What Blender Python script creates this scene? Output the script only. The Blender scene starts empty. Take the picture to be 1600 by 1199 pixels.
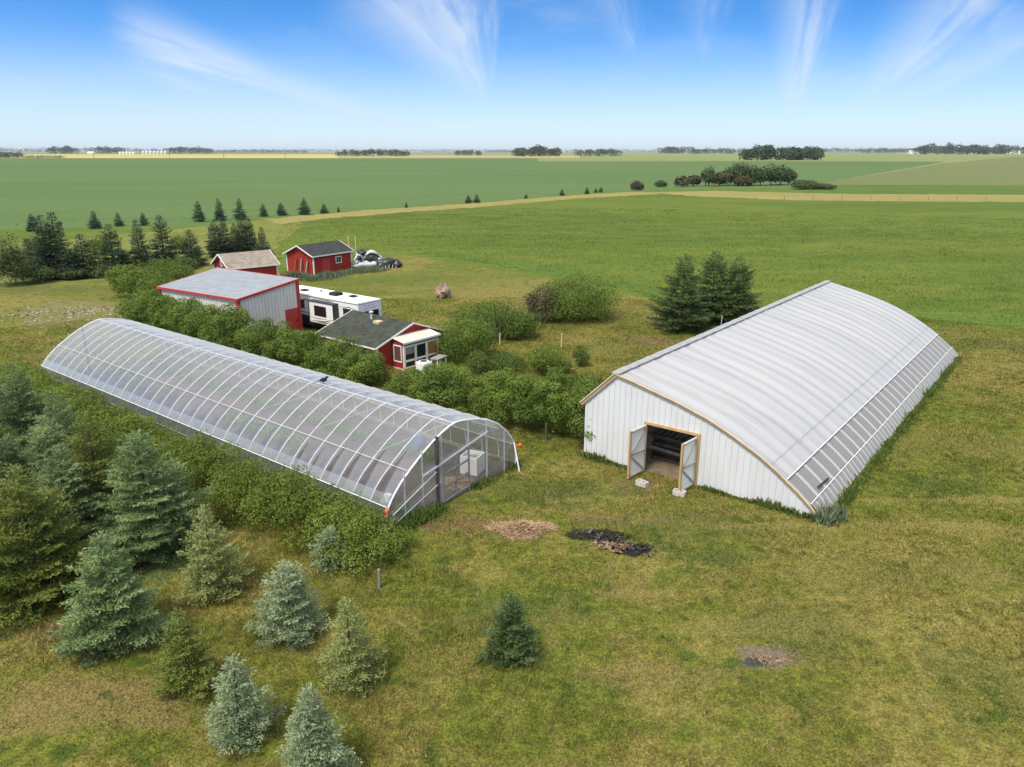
import bpy, math, random
import numpy as np
from mathutils import Vector

K = 1.25          # layout was measured with the eye at 12 units; one unit is 1.25 m
F, V0, H = 1148.0, 236.0, 12.0
P = math.atan((599.5 - V0) / F)
R = math.radians
S = bpy.context.scene
C = S.collection

# ------------------------------------------------------------------ camera
cam = bpy.data.cameras.new('camera'); camo = bpy.data.objects.new('camera', cam); C.objects.link(camo)
cam.sensor_fit = 'HORIZONTAL'; cam.sensor_width = 36.0; cam.lens = 36.0 * F / 1600.0
cam.clip_start = 0.1; cam.clip_end = 60000
camo.location = (0, 0, H * K); camo.rotation_euler = (math.pi / 2 - P, 0, 0)
S.camera = camo

# ------------------------------------------------------------------ colour management / render
S.view_settings.view_transform = 'Standard'; S.view_settings.look = 'None'
S.view_settings.exposure = 0.6; S.view_settings.gamma = 1.0
S.render.engine = 'CYCLES'
S.cycles.use_denoising = True
S.cycles.max_bounces = 8; S.cycles.diffuse_bounces = 3; S.cycles.glossy_bounces = 2
S.cycles.transparent_max_bounces = 24; S.cycles.transmission_bounces = 4; S.cycles.volume_bounces = 0


class NT:
    """short hand for building node trees"""
    def __init__(s, tree): s.t = tree; s.n = tree.nodes; s.l = tree.links
    def new(s, typ, **kw):
        n = s.n.new(typ)
        for k, v in kw.items(): setattr(n, k, v)
        return n
    def put(s, sock, v):
        if hasattr(v, 'is_linked'): s.l.new(v, sock)
        elif isinstance(v, (tuple, list)) and len(v) == 3 and sock.type == 'RGBA': sock.default_value = (*v, 1)
        else: sock.default_value = v
    def math(s, op, a, b=0.0, c=None, clamp=False):
        n = s.new('ShaderNodeMath', operation=op, use_clamp=clamp)
        s.put(n.inputs[0], a); s.put(n.inputs[1], b)
        if c is not None: s.put(n.inputs[2], c)
        return n.outputs[0]
    def mix(s, f, a, b, mode='MIX'):
        n = s.new('ShaderNodeMix', data_type='RGBA', blend_type=mode)
        s.put(n.inputs[0], f); s.put(n.inputs[6], a); s.put(n.inputs[7], b)
        return n.outputs[2]
    def noise(s, vec, scale, detail=4.0, rough=0.55, dist=0.0):
        n = s.new('ShaderNodeTexNoise'); s.put(n.inputs['Vector'], vec)
        n.inputs['Scale'].default_value = scale; n.inputs['Detail'].default_value = detail
        n.inputs['Roughness'].default_value = rough; n.inputs['Distortion'].default_value = dist
        return n.outputs['Fac']
    def ramp(s, f, a, b, lo=0.0, hi=1.0):
        n = s.new('ShaderNodeMapRange', interpolation_type='SMOOTHSTEP')
        s.put(n.inputs[0], f); n.inputs[1].default_value = a; n.inputs[2].default_value = b
        n.inputs[3].default_value = lo; n.inputs[4].default_value = hi
        return n.outputs[0]
    def mapping(s, vec, loc=(0, 0, 0), rot=(0, 0, 0), scale=(1, 1, 1)):
        n = s.new('ShaderNodeMapping'); s.put(n.inputs[0], vec)
        n.inputs[1].default_value = loc; n.inputs[2].default_value = rot; n.inputs[3].default_value = scale
        return n.outputs[0]
    def pos(s): return s.new('ShaderNodeNewGeometry').outputs['Position']
    def obj(s): return s.new('ShaderNodeTexCoord').outputs['Object']
    def attr(s, name):
        return s.new('ShaderNodeAttribute', attribute_name=name).outputs['Fac']


# ------------------------------------------------------------------ world
SUN_EL, SUN_DIR = R(58), Vector((-0.55, -0.75, 0)).normalized()
W = bpy.data.worlds.new('World'); S.world = W; W.use_nodes = True
w = NT(W.node_tree); w.n.clear()
gen = w.new('ShaderNodeTexCoord').outputs['Generated']
sep = w.new('ShaderNodeSeparateXYZ'); w.l.new(gen, sep.inputs[0])
zz = w.math('MULTIPLY', w.math('MAXIMUM', sep.outputs[2], 0.0), 2.6)
com = w.new('ShaderNodeCombineXYZ')
w.put(com.inputs[0], sep.outputs[0]); w.put(com.inputs[1], sep.outputs[1]); w.put(com.inputs[2], w.math('ADD', zz, 0.02))
nrm = w.new('ShaderNodeVectorMath', operation='NORMALIZE'); w.l.new(com.outputs[0], nrm.inputs[0])
sky = w.new('ShaderNodeTexSky', sky_type='NISHITA')
sky.sun_disc = False; sky.sun_elevation = SUN_EL; sky.sun_rotation = math.atan2(SUN_DIR.x, SUN_DIR.y)
sky.altitude = 300; sky.air_density = 1.1; sky.dust_density = 0.6; sky.ozone_density = 2.0
w.l.new(nrm.outputs[0], sky.inputs[0])
hsv = w.new('ShaderNodeHueSaturation'); hsv.inputs['Saturation'].default_value = 1.38; hsv.inputs['Value'].default_value = 1.25; hsv.inputs['Hue'].default_value = .503
w.l.new(sky.outputs[0], hsv.inputs['Color'])
ysafe = w.math('MAXIMUM', sep.outputs[1], 0.02)
aa = w.math('DIVIDE', sep.outputs[0], ysafe); ee = w.math('DIVIDE', sep.outputs[2], ysafe)


def pix_ae(u, v):
    a = (u - 800) / F; b = (599.5 - v) / F
    y = math.cos(P) + b * math.sin(P); z = -math.sin(P) + b * math.cos(P)
    return a / y, z / y


cloud = None
plane = w.new('ShaderNodeCombineXYZ'); w.put(plane.inputs[0], aa); w.put(plane.inputs[1], ee)
# each cirrus streak: from, to (as sky bearings), half width at both ends, strength
for i, (p0, p1, w0, w1, st) in enumerate([
        ((765, 175), (650, -60), .006, .095, .95), ((735, 130), (540, -60), .008, .06, .60),
        ((150, 45), (660, 205), .042, .006, .90), ((150, 20), (420, 120), .03, .008, .60),
        ((1228, 215), (1268, -60), .010, .042, .80), ((1325, 190), (1560, -60), .014, .075, .80),
        ((1400, 160), (1720, 0), .014, .05, .55), ((1000, 100), (930, -40), .008, .045, .35),
        ((60, 150), (420, 185), .014, .010, .35), ((1098, 110), (1100, -30), .008, .035, .30)]):
    (a0, e0), (a1, e1) = pix_ae(*p0), pix_ae(*p1)
    L = math.hypot(a1 - a0, e1 - e0); ca, sa = (a1 - a0) / L, (e1 - e0) / L
    da = w.math('SUBTRACT', aa, a0); de = w.math('SUBTRACT', ee, e0)
    s_ = w.math('DIVIDE', w.math('ADD', w.math('MULTIPLY', da, ca), w.math('MULTIPLY', de, sa)), L)
    t_ = w.math('SUBTRACT', w.math('MULTIPLY', de, ca), w.math('MULTIPLY', da, sa))
    wid = w.math('ADD', w.math('MULTIPLY', s_, w1 - w0), w0)
    cs = w.new('ShaderNodeCombineXYZ'); w.put(cs.inputs[0], w.math('MULTIPLY', s_, 1.6)); w.put(cs.inputs[1], w.math('MULTIPLY', w.math('DIVIDE', t_, wid), 1.3))
    cs.inputs[2].default_value = i * 7.3
    nz = w.noise(cs.outputs[0], 1.7, 4.0, 0.55, 0.15)
    tt = w.math('ADD', w.math('DIVIDE', t_, w.math('MAXIMUM', wid, 0.002)), w.math('MULTIPLY', w.math('SUBTRACT', nz, 0.5), 1.6))
    core = w.math('POWER', w.ramp(w.math('ABSOLUTE', tt), 2.1, -0.4), 1.5)
    ends = w.math('MULTIPLY', w.ramp(s_, 0.0, 0.28), w.ramp(s_, 1.05, 0.8))
    m = w.math('MULTIPLY', w.math('MULTIPLY', core, ends), w.math('MULTIPLY', w.ramp(nz, 0.0, 0.9), st * .95))
    m = w.math('MULTIPLY', m, w.ramp(sep.outputs[1], 0.05, 0.2))
    cloud = m if cloud is None else w.math('SUBTRACT', 1.0, w.math('MULTIPLY', w.math('SUBTRACT', 1.0, cloud), w.math('SUBTRACT', 1.0, m)))
veil = w.math('MULTIPLY', w.ramp(w.noise(w.mapping(plane.outputs[0], scale=(2.5, 9, 1)), 1.0, 5.0, 0.6), 0.45, 0.8), 0.28)
cloud = w.math('MAXIMUM', cloud, veil)
skycol = w.mix(cloud, hsv.outputs[0], (4.6, 5.0, 5.4))
low = w.ramp(sep.outputs[2], 0.155, -0.02)
skycol = w.mix(w.math('MULTIPLY', low, 0.96), skycol, (3.55, 4.25, 5.0))
high = w.ramp(sep.outputs[2], 0.22, 0.55)                     # thin high cloud added to the unseen upper sky, for neutral light and softer shadows
skycol = w.mix(w.math('MULTIPLY', high, 0.85), skycol, (6.6, 6.45, 6.1))
bg = w.new('ShaderNodeBackground'); bg.inputs[1].default_value = 0.122
w.l.new(skycol, bg.inputs[0])
w.l.new(bg.outputs[0], w.new('ShaderNodeOutputWorld').inputs[0])

# ------------------------------------------------------------------ sun (thin cloud: wide soft disc)
sun = bpy.data.lights.new('sun', 'SUN'); sun.energy = 2.8; sun.angle = R(15); sun.color = (1, .93, .80)
suno = bpy.data.objects.new('sun', sun); C.objects.link(suno)
suno.rotation_euler = Vector((-SUN_DIR.x * math.cos(SUN_EL), -SUN_DIR.y * math.cos(SUN_EL), -math.sin(SUN_EL))).to_track_quat('-Z', 'Y').to_euler()
suno.location = (-30, -40, 60)


# ------------------------------------------------------------------ geometry helpers (12-unit space)
def at(u, v, z=0.0):
    a = (u - 800) / F; b = (599.5 - v) / F
    d = (a, math.cos(P) + b * math.sin(P), -math.sin(P) + b * math.cos(P))
    t = (z - H) / d[2]
    return np.array((d[0] * t, d[1] * t, z))


def hgt(u, vb, vt):
    x, y, _ = at(u, vb); b = (599.5 - vt) / F
    return (b * y * math.cos(P) - y * math.sin(P)) / (math.cos(P) + b * math.sin(P)) + H


def rad(u, vb, wpx):
    y = at(u, vb)[1]
    return wpx / 2 * (y * math.cos(P) + H * math.sin(P)) / F


def link(o, parent=None):
    C.objects.link(o)
    if parent is not None: o.parent = parent
    return o


def tag(o, label=None, cat=None, group=None, kind=None):
    if label: o['label'] = label
    if cat: o['category'] = cat
    if group: o['group'] = group
    if kind: o['kind'] = kind
    return o


def thing(name, label, cat, loc=(0, 0, 0), rot=0.0, group=None):
    o = bpy.data.objects.new(name, None); o.empty_display_size = .3
    o.location = (loc[0] * K, loc[1] * K, (loc[2] if len(loc) > 2 else 0) * K); o.rotation_euler = (0, 0, rot)
    link(o); return tag(o, label, cat, group)


class MB:
    def __init__(s): s.v = []; s.f = []
    def add(s, vs, fs):
        b = len(s.v); s.v += [tuple(float(c) for c in p) for p in vs]; s.f += [tuple(i + b for i in f) for f in fs]; return s
    def box(s, x0, x1, y0, y1, z0, z1):
        return s.add([(x0, y0, z0), (x1, y0, z0), (x1, y1, z0), (x0, y1, z0), (x0, y0, z1), (x1, y0, z1), (x1, y1, z1), (x0, y1, z1)],
                     [(0, 3, 2, 1), (4, 5, 6, 7), (0, 1, 5, 4), (1, 2, 6, 5), (2, 3, 7, 6), (3, 0, 4, 7)])
    def beam(s, a, b, wd=.05, h=None, up=(0, 0, 1)):
        a, b = Vector(a), Vector(b); h = h or wd; d = (b - a).normalized(); u = Vector(up)
        if abs(d.dot(u)) > .97: u = Vector((1, 0, 0)) if abs(d.x) < .9 else Vector((0, 1, 0))
        x = d.cross(u).normalized() * wd / 2; y = x.cross(d).normalized() * h / 2
        vs = [a - x - y, a + x - y, a + x + y, a - x + y, b - x - y, b + x - y, b + x + y, b - x + y]
        return s.add(vs, [(0, 1, 2, 3), (7, 6, 5, 4), (0, 4, 5, 1), (1, 5, 6, 2), (2, 6, 7, 3), (3, 7, 4, 0)])
    def tube(s, pts, r, n=6, r2=None, caps=True):
        pts = [Vector(p) for p in pts]; m = len(pts); vs = []; fs = []
        for i, p in enumerate(pts):
            d = (pts[min(i + 1, m - 1)] - pts[max(i - 1, 0)]).normalized()
            u = Vector((0, 0, 1)) if abs(d.z) < .95 else Vector((1, 0, 0))
            x = d.cross(u).normalized(); y = x.cross(d)
            rr = r if r2 is None else r + (r2 - r) * i / max(1, m - 1)
            vs += [p + (x * math.cos(k * 2 * math.pi / n) + y * math.sin(k * 2 * math.pi / n)) * rr for k in range(n)]
        for i in range(m - 1):
            for k in range(n): fs.append((i * n + k, i * n + (k + 1) % n, (i + 1) * n + (k + 1) % n, (i + 1) * n + k))
        if caps: fs += [tuple(range(n - 1, -1, -1)), tuple((m - 1) * n + k for k in range(n))]
        return s.add(vs, fs)
    def quad(s, *p): return s.add(p, [tuple(range(len(p)))])
    def slab(s, pts, t):
        """polygon pts with thickness t along its normal (downwards / backwards)"""
        p = [Vector(q) for q in pts]; n = (p[1] - p[0]).cross(p[2] - p[0]).normalized() * t; m = len(p)
        return s.add(p + [q - n for q in p], [tuple(range(m)), tuple(range(2 * m - 1, m - 1, -1))] + [(i, i + m, (i + 1) % m + m, (i + 1) % m) for i in range(m)])
    def lathe(s, prof, n=16, c=(0, 0, 0)):
        vs = []; fs = []; m = len(prof)
        for r, z in prof: vs += [(c[0] + r * math.cos(k * 2 * math.pi / n), c[1] + r * math.sin(k * 2 * math.pi / n), c[2] + z) for k in range(n)]
        for i in range(m - 1):
            for k in range(n): fs.append((i * n + k, i * n + (k + 1) % n, (i + 1) * n + (k + 1) % n, (i + 1) * n + k))
        fs += [tuple(range(n - 1, -1, -1)), tuple((m - 1) * n + k for k in range(n))]
        return s.add(vs, fs)
    def blob(s, c, r, seed=0, n=14, m=8, jit=.15, squash=0):
        rng = random.Random(seed); ph = [rng.uniform(0, 6.28) for _ in range(8)]
        vs = []; fs = []
        for i in range(m + 1):
            th = math.pi * i / m
            for k in range(n):
                a = 2 * math.pi * k / n
                q = 1 + jit * (math.sin(3 * a + ph[0] + 2 * th) * .5 + math.sin(5 * a + ph[1]) * .3 * math.sin(th) + math.sin(4 * th + ph[2] + a) * .4 + rng.uniform(-.4, .4) * math.sin(th))
                vs.append((c[0] + r[0] * q * math.sin(th) * math.cos(a), c[1] + r[1] * q * math.sin(th) * math.sin(a), c[2] + r[2] * q * math.cos(th)))
        for i in range(m):
            for k in range(n): fs.append((i * n + k, (i + 1) * n + k, (i + 1) * n + (k + 1) % n, i * n + (k + 1) % n))
        return s.add(vs, fs)
    def mesh(s, name, mat, smooth=False):
        me = bpy.data.meshes.new(name); me.from_pydata([(x * K, y * K, z * K) for x, y, z in s.v], [], s.f)
        me.materials.append(mat); me.update()
        if smooth: me.polygons.foreach_set('use_smooth', [True] * len(me.polygons))
        return me
    def build(s, name, mat, parent=None, smooth=False, bevel=0, label=None):
        o = link(bpy.data.objects.new(name, s.mesh(name, mat, smooth)), parent)
        if bevel:
            b = o.modifiers.new('bevel', 'BEVEL'); b.width = bevel * K; b.segments = 2; b.limit_method = 'ANGLE'
        if label: o['label'] = label
        return o


def polys_mesh(name, V, tint, mat):
    """V: (n, k, 3) separate k-gons, tint: (n,) face attribute"""
    n, k, _ = V.shape; me = bpy.data.meshes.new(name)
    me.vertices.add(n * k); me.vertices.foreach_set('co', (V * K).astype(np.float32).ravel())
    me.loops.add(n * k); me.loops.foreach_set('vertex_index', np.arange(n * k, dtype=np.int32))
    me.polygons.add(n); me.polygons.foreach_set('loop_start', np.arange(0, n * k, k, dtype=np.int32))
    a = me.attributes.new('tint', 'FLOAT', 'FACE'); a.data.foreach_set('value', tint.astype(np.float32))
    me.materials.append(mat); me.update(calc_edges=True)
    return me


def unit(a): return a / np.maximum(np.linalg.norm(a, axis=-1, keepdims=True), 1e-9)


def leaf_quads(pos, dirv, nrm_, ln, wd):
    """diamond leaves from pos along dirv, lying across nrm_"""
    side = unit(np.cross(dirv, nrm_)) * (wd / 2)[:, None]
    tip = dirv * ln[:, None]
    return np.stack([pos, pos + tip * .5 + side, pos + tip, pos + tip * .5 - side], 1)


# ------------------------------------------------------------------ materials
MATS = {}


def principled(name, col, rough=.7, spec=.3, metal=0.0):
    m = bpy.data.materials.new(name); m.use_nodes = True; nt = NT(m.node_tree)
    b = nt.n['Principled BSDF']; b.inputs['Base Color'].default_value = (*col, 1); b.inputs['Roughness'].default_value = rough
    b.inputs['Specular IOR Level'].default_value = spec; b.inputs['Metallic'].default_value = metal
    MATS[name] = m; return m, nt, b


def weathered(name, col, col2, rough=.7, scale=3.0, stretch=(1, 1, 1), spec=.3, bump=0.0, bscale=None, metal=0.0, lo=.35, hi=.7):
    m, nt, b = principled(name, col, rough, spec, metal)
    o = nt.mapping(nt.obj(), scale=stretch)
    f = nt.ramp(nt.noise(o, scale, 6, .62), lo, hi)
    nt.put(b.inputs['Base Color'], nt.mix(f, col, col2))
    if bump:
        bn = nt.new('ShaderNodeBump'); bn.inputs['Strength'].default_value = bump; bn.inputs['Distance'].default_value = .03
        nt.put(bn.inputs['Height'], nt.noise(o, bscale or scale * 6, 4, .6)); nt.l.new(bn.outputs[0], b.inputs['Normal'])
    return m


def foliage(name, dark, light, trans=.25, rough=.65):
    m = bpy.data.materials.new(name); m.use_nodes = True; nt = NT(m.node_tree); nt.n.clear()
    t = nt.attr('tint')
    var = nt.noise(nt.pos(), .5, 3, .6)
    f = nt.math('ADD', nt.math('MULTIPLY', t, .8), nt.math('MULTIPLY', nt.math('SUBTRACT', var, .5), 1.3), clamp=True)
    col = nt.mix(f, dark, light)
    p = nt.new('ShaderNodeBsdfPrincipled'); nt.put(p.inputs['Base Color'], col); p.inputs['Roughness'].default_value = rough; p.inputs['Specular IOR Level'].default_value = .25
    tr = nt.new('ShaderNodeBsdfTranslucent'); nt.put(tr.inputs[0], col)
    mx = nt.new('ShaderNodeMixShader'); mx.inputs[0].default_value = trans
    nt.l.new(p.outputs[0], mx.inputs[1]); nt.l.new(tr.outputs[0], mx.inputs[2])
    nt.l.new(mx.outputs[0], nt.new('ShaderNodeOutputMaterial').inputs[0])
    MATS[name] = m; return m


def film(name, tint, base, edge, power=3.0, white=(.8, .82, .85), gloss=.35, bands=None):
    """polythene film: see-through when met square on, milky when met at a shallow angle"""
    m = bpy.data.materials.new(name); m.use_nodes = True; nt = NT(m.node_tree); nt.n.clear()
    lw = nt.new('ShaderNodeLayerWeight'); lw.inputs[0].default_value = .5
    f = nt.math('POWER', lw.outputs['Facing'], power)
    dirt = nt.math('MULTIPLY', nt.ramp(nt.noise(nt.mapping(nt.obj(), scale=(1, 1, .5)), 2.2, 6, .65),   .35, .8), .04)
    fac = nt.math('ADD', nt.math('ADD', nt.math('MULTIPLY', f, edge), base), dirt, clamp=True)
    if bands:      # film lies tight on each hoop (hw wide) and hangs loose, thinner to look at, in between
        per, hw, loose, hc, amt = bands
        sp = nt.new('ShaderNodeSeparateXYZ'); nt.l.new(nt.obj(), sp.inputs[0])
        q = nt.math('ABSOLUTE', nt.math('SUBTRACT', nt.math('FRACT', nt.math('ADD', nt.math('DIVIDE', sp.outputs[1], per), .5)), .5))
        on = nt.ramp(q, hw + .02, hw)
        white = nt.mix(on, white, hc)
        if amt:
            cell = nt.noise(nt.mapping(nt.obj(), scale=(.16, .9, .16)), 1.0, 3, .6)
            lo = nt.math('MULTIPLY', nt.ramp(cell, .48, .66), nt.ramp(q, .12, .42))
            fac = nt.math('SUBTRACT', fac, nt.math('MULTIPLY', lo, amt), clamp=True)
        else: fac = nt.math('ADD', fac, nt.math('MULTIPLY', on, .3), clamp=True)
    tr = nt.new('ShaderNodeBsdfTransparent'); nt.put(tr.inputs[0], tint)
    d = nt.new('ShaderNodeBsdfDiffuse'); nt.put(d.inputs[0], white)
    t2 = nt.new('ShaderNodeBsdfTranslucent'); nt.put(t2.inputs[0], white)
    dt = nt.new('ShaderNodeMixShader'); dt.inputs[0].default_value = .4
    nt.l.new(d.outputs[0], dt.inputs[1]); nt.l.new(t2.outputs[0], dt.inputs[2])
    mx = nt.new('ShaderNodeMixShader'); nt.put(mx.inputs[0], fac); nt.l.new(tr.outputs[0], mx.inputs[1]); nt.l.new(dt.outputs[0], mx.inputs[2])
    g = nt.new('ShaderNodeBsdfGlossy'); g.inputs['Roughness'].default_value = .22
    fr = nt.new('ShaderNodeFresnel'); fr.inputs[0].default_value = 1.45
    m2 = nt.new('ShaderNodeMixShader'); nt.put(m2.inputs[0], nt.math('MULTIPLY', fr.outputs[0], gloss, clamp=True))
    nt.l.new(mx.outputs[0], m2.inputs[1]); nt.l.new(g.outputs[0], m2.inputs[2])
    nt.l.new(m2.outputs[0], nt.new('ShaderNodeOutputMaterial').inputs[0])
    MATS[name] = m; return m


def sheet_metal(name, col, col2, pitch, axis=0, rough=.45, depth=.3):
    """ribbed sheet metal: ribs run across `axis` of the object"""
    m, nt, b = principled(name, col, rough, .4)
    o = nt.obj(); sp = nt.new('ShaderNodeSeparateXYZ'); nt.l.new(o, sp.inputs[0])
    q = nt.math('FRACT', nt.math('DIVIDE', sp.outputs[axis], pitch))
    rib = nt.math('MULTIPLY', nt.ramp(nt.math('ABSOLUTE', nt.math('SUBTRACT', q, .5)), .10, .03), 1.0)
    f = nt.ramp(nt.noise(nt.mapping(o, scale=(1, 1, .35)), 1.3, 6, .65), .3, .8)
    nt.put(b.inputs['Base Color'], nt.mix(f, col, col2))
    bn = nt.new('ShaderNodeBump'); bn.inputs['Strength'].default_value = depth; bn.inputs['Distance'].default_value = .04
    nt.put(bn.inputs['Height'], rib); nt.l.new(bn.outputs[0], b.inputs['Normal'])
    return m


def clapboard(name, c1, c2, worn):
    """painted horizontal boards with faded and worn stretches"""
    m, nt, b = principled(name, c1, .8, .2); o = nt.obj(); sp = nt.new('ShaderNodeSeparateXYZ'); nt.l.new(o, sp.inputs[0])
    q = nt.math('FRACT', nt.math('DIVIDE', sp.outputs[2], .17))
    col = nt.mix(nt.ramp(nt.noise(nt.mapping(o, scale=(.5, .5, 3)), 1.4, 5, .65), .35, .7), c1, c2)
    col = nt.mix(nt.math('MULTIPLY', nt.ramp(nt.noise(nt.mapping(o, scale=(1, 1, 1.6)), 1.9, 6, .7), .55, .75), .6), col, worn)
    nt.put(b.inputs['Base Color'], col)
    bn = nt.new('ShaderNodeBump'); bn.inputs['Strength'].default_value = .8; bn.inputs['Distance'].default_value = .03
    nt.put(bn.inputs['Height'], q); nt.l.new(bn.outputs[0], b.inputs['Normal'])
    return m


def lawn_colour(nt, patches=True):
    p = nt.pos()
    big = nt.noise(p, .07, 4, .55, .4); mid = nt.noise(p, .42, 6, .66, .3); small = nt.noise(p, 2.6, 6, .75)
    mow = nt.noise(nt.mapping(p, rot=(0, 0, -.90), scale=(.05, .75, 1)), 1.0, 3, .55)
    f = nt.math('ADD', nt.math('MULTIPLY', nt.math('SUBTRACT', mow, .5), .35), nt.math('ADD', nt.math('MULTIPLY', big, .85), nt.math('ADD', nt.math('MULTIPLY', mid, .85), nt.math('MULTIPLY', small, .45))))
    green = nt.ramp(f, .97, 1.17)
    col = nt.mix(nt.ramp(small, .34, .66), LAWN['dry1'], LAWN['dry2'])
    col = nt.mix(green, col, nt.mix(nt.ramp(small, .36, .64), LAWN['gr1'], LAWN['gr2']))
    straw = nt.ramp(nt.noise(nt.mapping(p, loc=(5, 77, 0), rot=(0, 0, .6), scale=(1, .4, 1)), .9, 6, .7), .58, .70)
    col = nt.mix(nt.math('MULTIPLY', straw, .7), col, LAWN['straw'])
    if patches:
        wob = nt.math('ADD', nt.math('MULTIPLY', nt.math('SUBTRACT', mid, .5), 4.2), nt.math('MULTIPLY', nt.math('SUBTRACT', small, .5), 1.1))
        for (x, y, rx, ry, rot, c, st) in LAWN['spots']:
            q = nt.mapping(nt.mapping(p, loc=(-x * K, -y * K, 0)), rot=(0, 0, -rot), scale=(1 / (rx * K), 1 / (ry * K), 0))
            ln = nt.new('ShaderNodeVectorMath', operation='LENGTH'); nt.l.new(q, ln.inputs[0])
            msk = nt.math('MULTIPLY', nt.ramp(nt.math('ADD', ln.outputs['Value'], wob), 1.1, .5), st)
            col = nt.mix(msk, col, c)
    tuft = nt.ramp(nt.noise(nt.mapping(p, loc=(31, 7, 0)), .75, 5, .66), .575, .66)
    col = nt.mix(nt.math('MULTIPLY', tuft, .7), col, LAWN['tuft'])
    for (x, y, rx, ry, rot, c, st) in LAWN['burnt']:
        q = nt.mapping(nt.mapping(p, loc=(-x * K, -y * K, 0)), rot=(0, 0, -rot), scale=(1 / (rx * K), 1 / (ry * K), 0))
        ln = nt.new('ShaderNodeVectorMath', operation='LENGTH'); nt.l.new(q, ln.inputs[0])
        w2 = nt.math('MULTIPLY', nt.math('SUBTRACT', nt.noise(p, 1.6, 6, .72), .5), 2.0)
        col = nt.mix(nt.math('MULTIPLY', nt.ramp(nt.math('ADD', ln.outputs['Value'], w2), 1.1, .75), st), col, c)
    fine = nt.noise(p, 13.0, 3, .7)
    col = nt.mix(nt.math('MULTIPLY', nt.ramp(fine, .62, .40), .75), col, nt.mix(.4, (.01, .012, .004), col))
    return col, small, mid


def spot_line(u0, v0, u1, v1, wd, c, st):
    a, b = at(u0, v0), at(u1, v1); d = b - a
    return ((a[0] + b[0]) / 2, (a[1] + b[1]) / 2, math.hypot(d[0], d[1]) / 2 + .3, wd, math.atan2(d[1], d[0]), c, st)


def spot(u, v, rx, ry, c, st, rot=0.0):
    a = at(u, v); return (a[0], a[1], rx, ry, rot, c, st)


TAN, GRN, DIRT, YEL = (.25, .195, .075), (.060, .112, .026), (.20, .14, .07), (.19, .185, .05)
LAWN = dict(dry1=(.152, .138, .032), dry2=(.315, .272, .078), gr1=(.080, .112, .016), gr2=(.205, .222, .038), tuft=(.048, .095, .017), straw=(.28, .22, .085),
            burnt=[],
            spots=[spot_line(915, 870, 1020, 768, .42, TAN, .95), spot(990, 700 + 60, 1.0, .7, DIRT, .6), spot_line(1240, 860, 1560, 600, 1.5, YEL, .55),
                   spot_line(1330, 1050, 1600, 800, 1.2, YEL, .5), spot(1470, 758, 2.0, 1.0, GRN, .55), spot(1130, 870, 1.6, .8, GRN, .6),
                   spot(1240, 990, 1.8, 1.3, GRN, .5), spot(860, 770, 3.0, 1.3, GRN, .5), spot(1060, 830, 3.2, 1.5, GRN, .45), spot(820, 950, 2.5, 1.0, GRN, .4), spot(80, 455, 9, 3.0, GRN, .5), spot(600, 440, 12, 5, (.11, .15, .03), .6), spot(900, 500, 5, 2, GRN, .5), spot(740, 600, 5, 2, GRN, .7), spot(1500, 540, 6, 2, GRN, .5), spot_line(0, 1010, 180, 1199, .8, TAN, .6),
                   spot(240, 1120, 1.6, .6, TAN, .6), spot_line(640, 880, 735, 775, .5, DIRT, .7), spot(1020, 535, 2.2, 1.6, DIRT, .8),
                   spot(940, 550, 3.0, 1.6, YEL, .7), spot(1560, 1080, 2.0, 2.0, GRN, .35), spot(740, 450, 9, 4, YEL, .5), spot(1050, 1060, 2.0, .5, TAN, .5),
                   spot(970, 640 + 290, .9, .5, TAN, .6), spot(700, 760 + 35, 1.2, .35, DIRT, .7, -.65), spot(60, 560, 5, 4, YEL, .35), spot(60, 1120, 3.2, 1.2, TAN, .6, .5), spot_line(1280, 1090, 1575, 640, .30, (.27, .235, .075), .75), spot_line(1400, 1080, 1640, 690, .30, (.27, .235, .075), .75), spot_line(1130, 1120, 1260, 880, .5, (.25, .22, .07), .5)])

LAWN['burnt'] = [spot_line(900, 832, 965, 850, .42, (.022, .018, .016), .92), spot_line(955, 855, 1010, 868, .42, (.016, .014, .013), .95), spot_line(1168, 1022, 1230, 1040, .5, (.21, .165, .125), .9), spot(1180, 1040, .28, .18, (.07, .065, .07), .9)]


def ground_mat(name, fn, bump=.5, bs=14.0):
    m, nt, b = principled(name, (.1, .1, .1), .95, .1)
    col, small, mid = fn(nt)
    nt.put(b.inputs['Base Color'], col)
    if bump:
        bn = nt.new('ShaderNodeBump'); bn.inputs['Strength'].default_value = bump; bn.inputs['Distance'].default_value = .08
        nt.put(bn.inputs['Height'], nt.noise(nt.pos(), bs, 3, .7)); nt.l.new(bn.outputs[0], b.inputs['Normal'])
    return m


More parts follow.
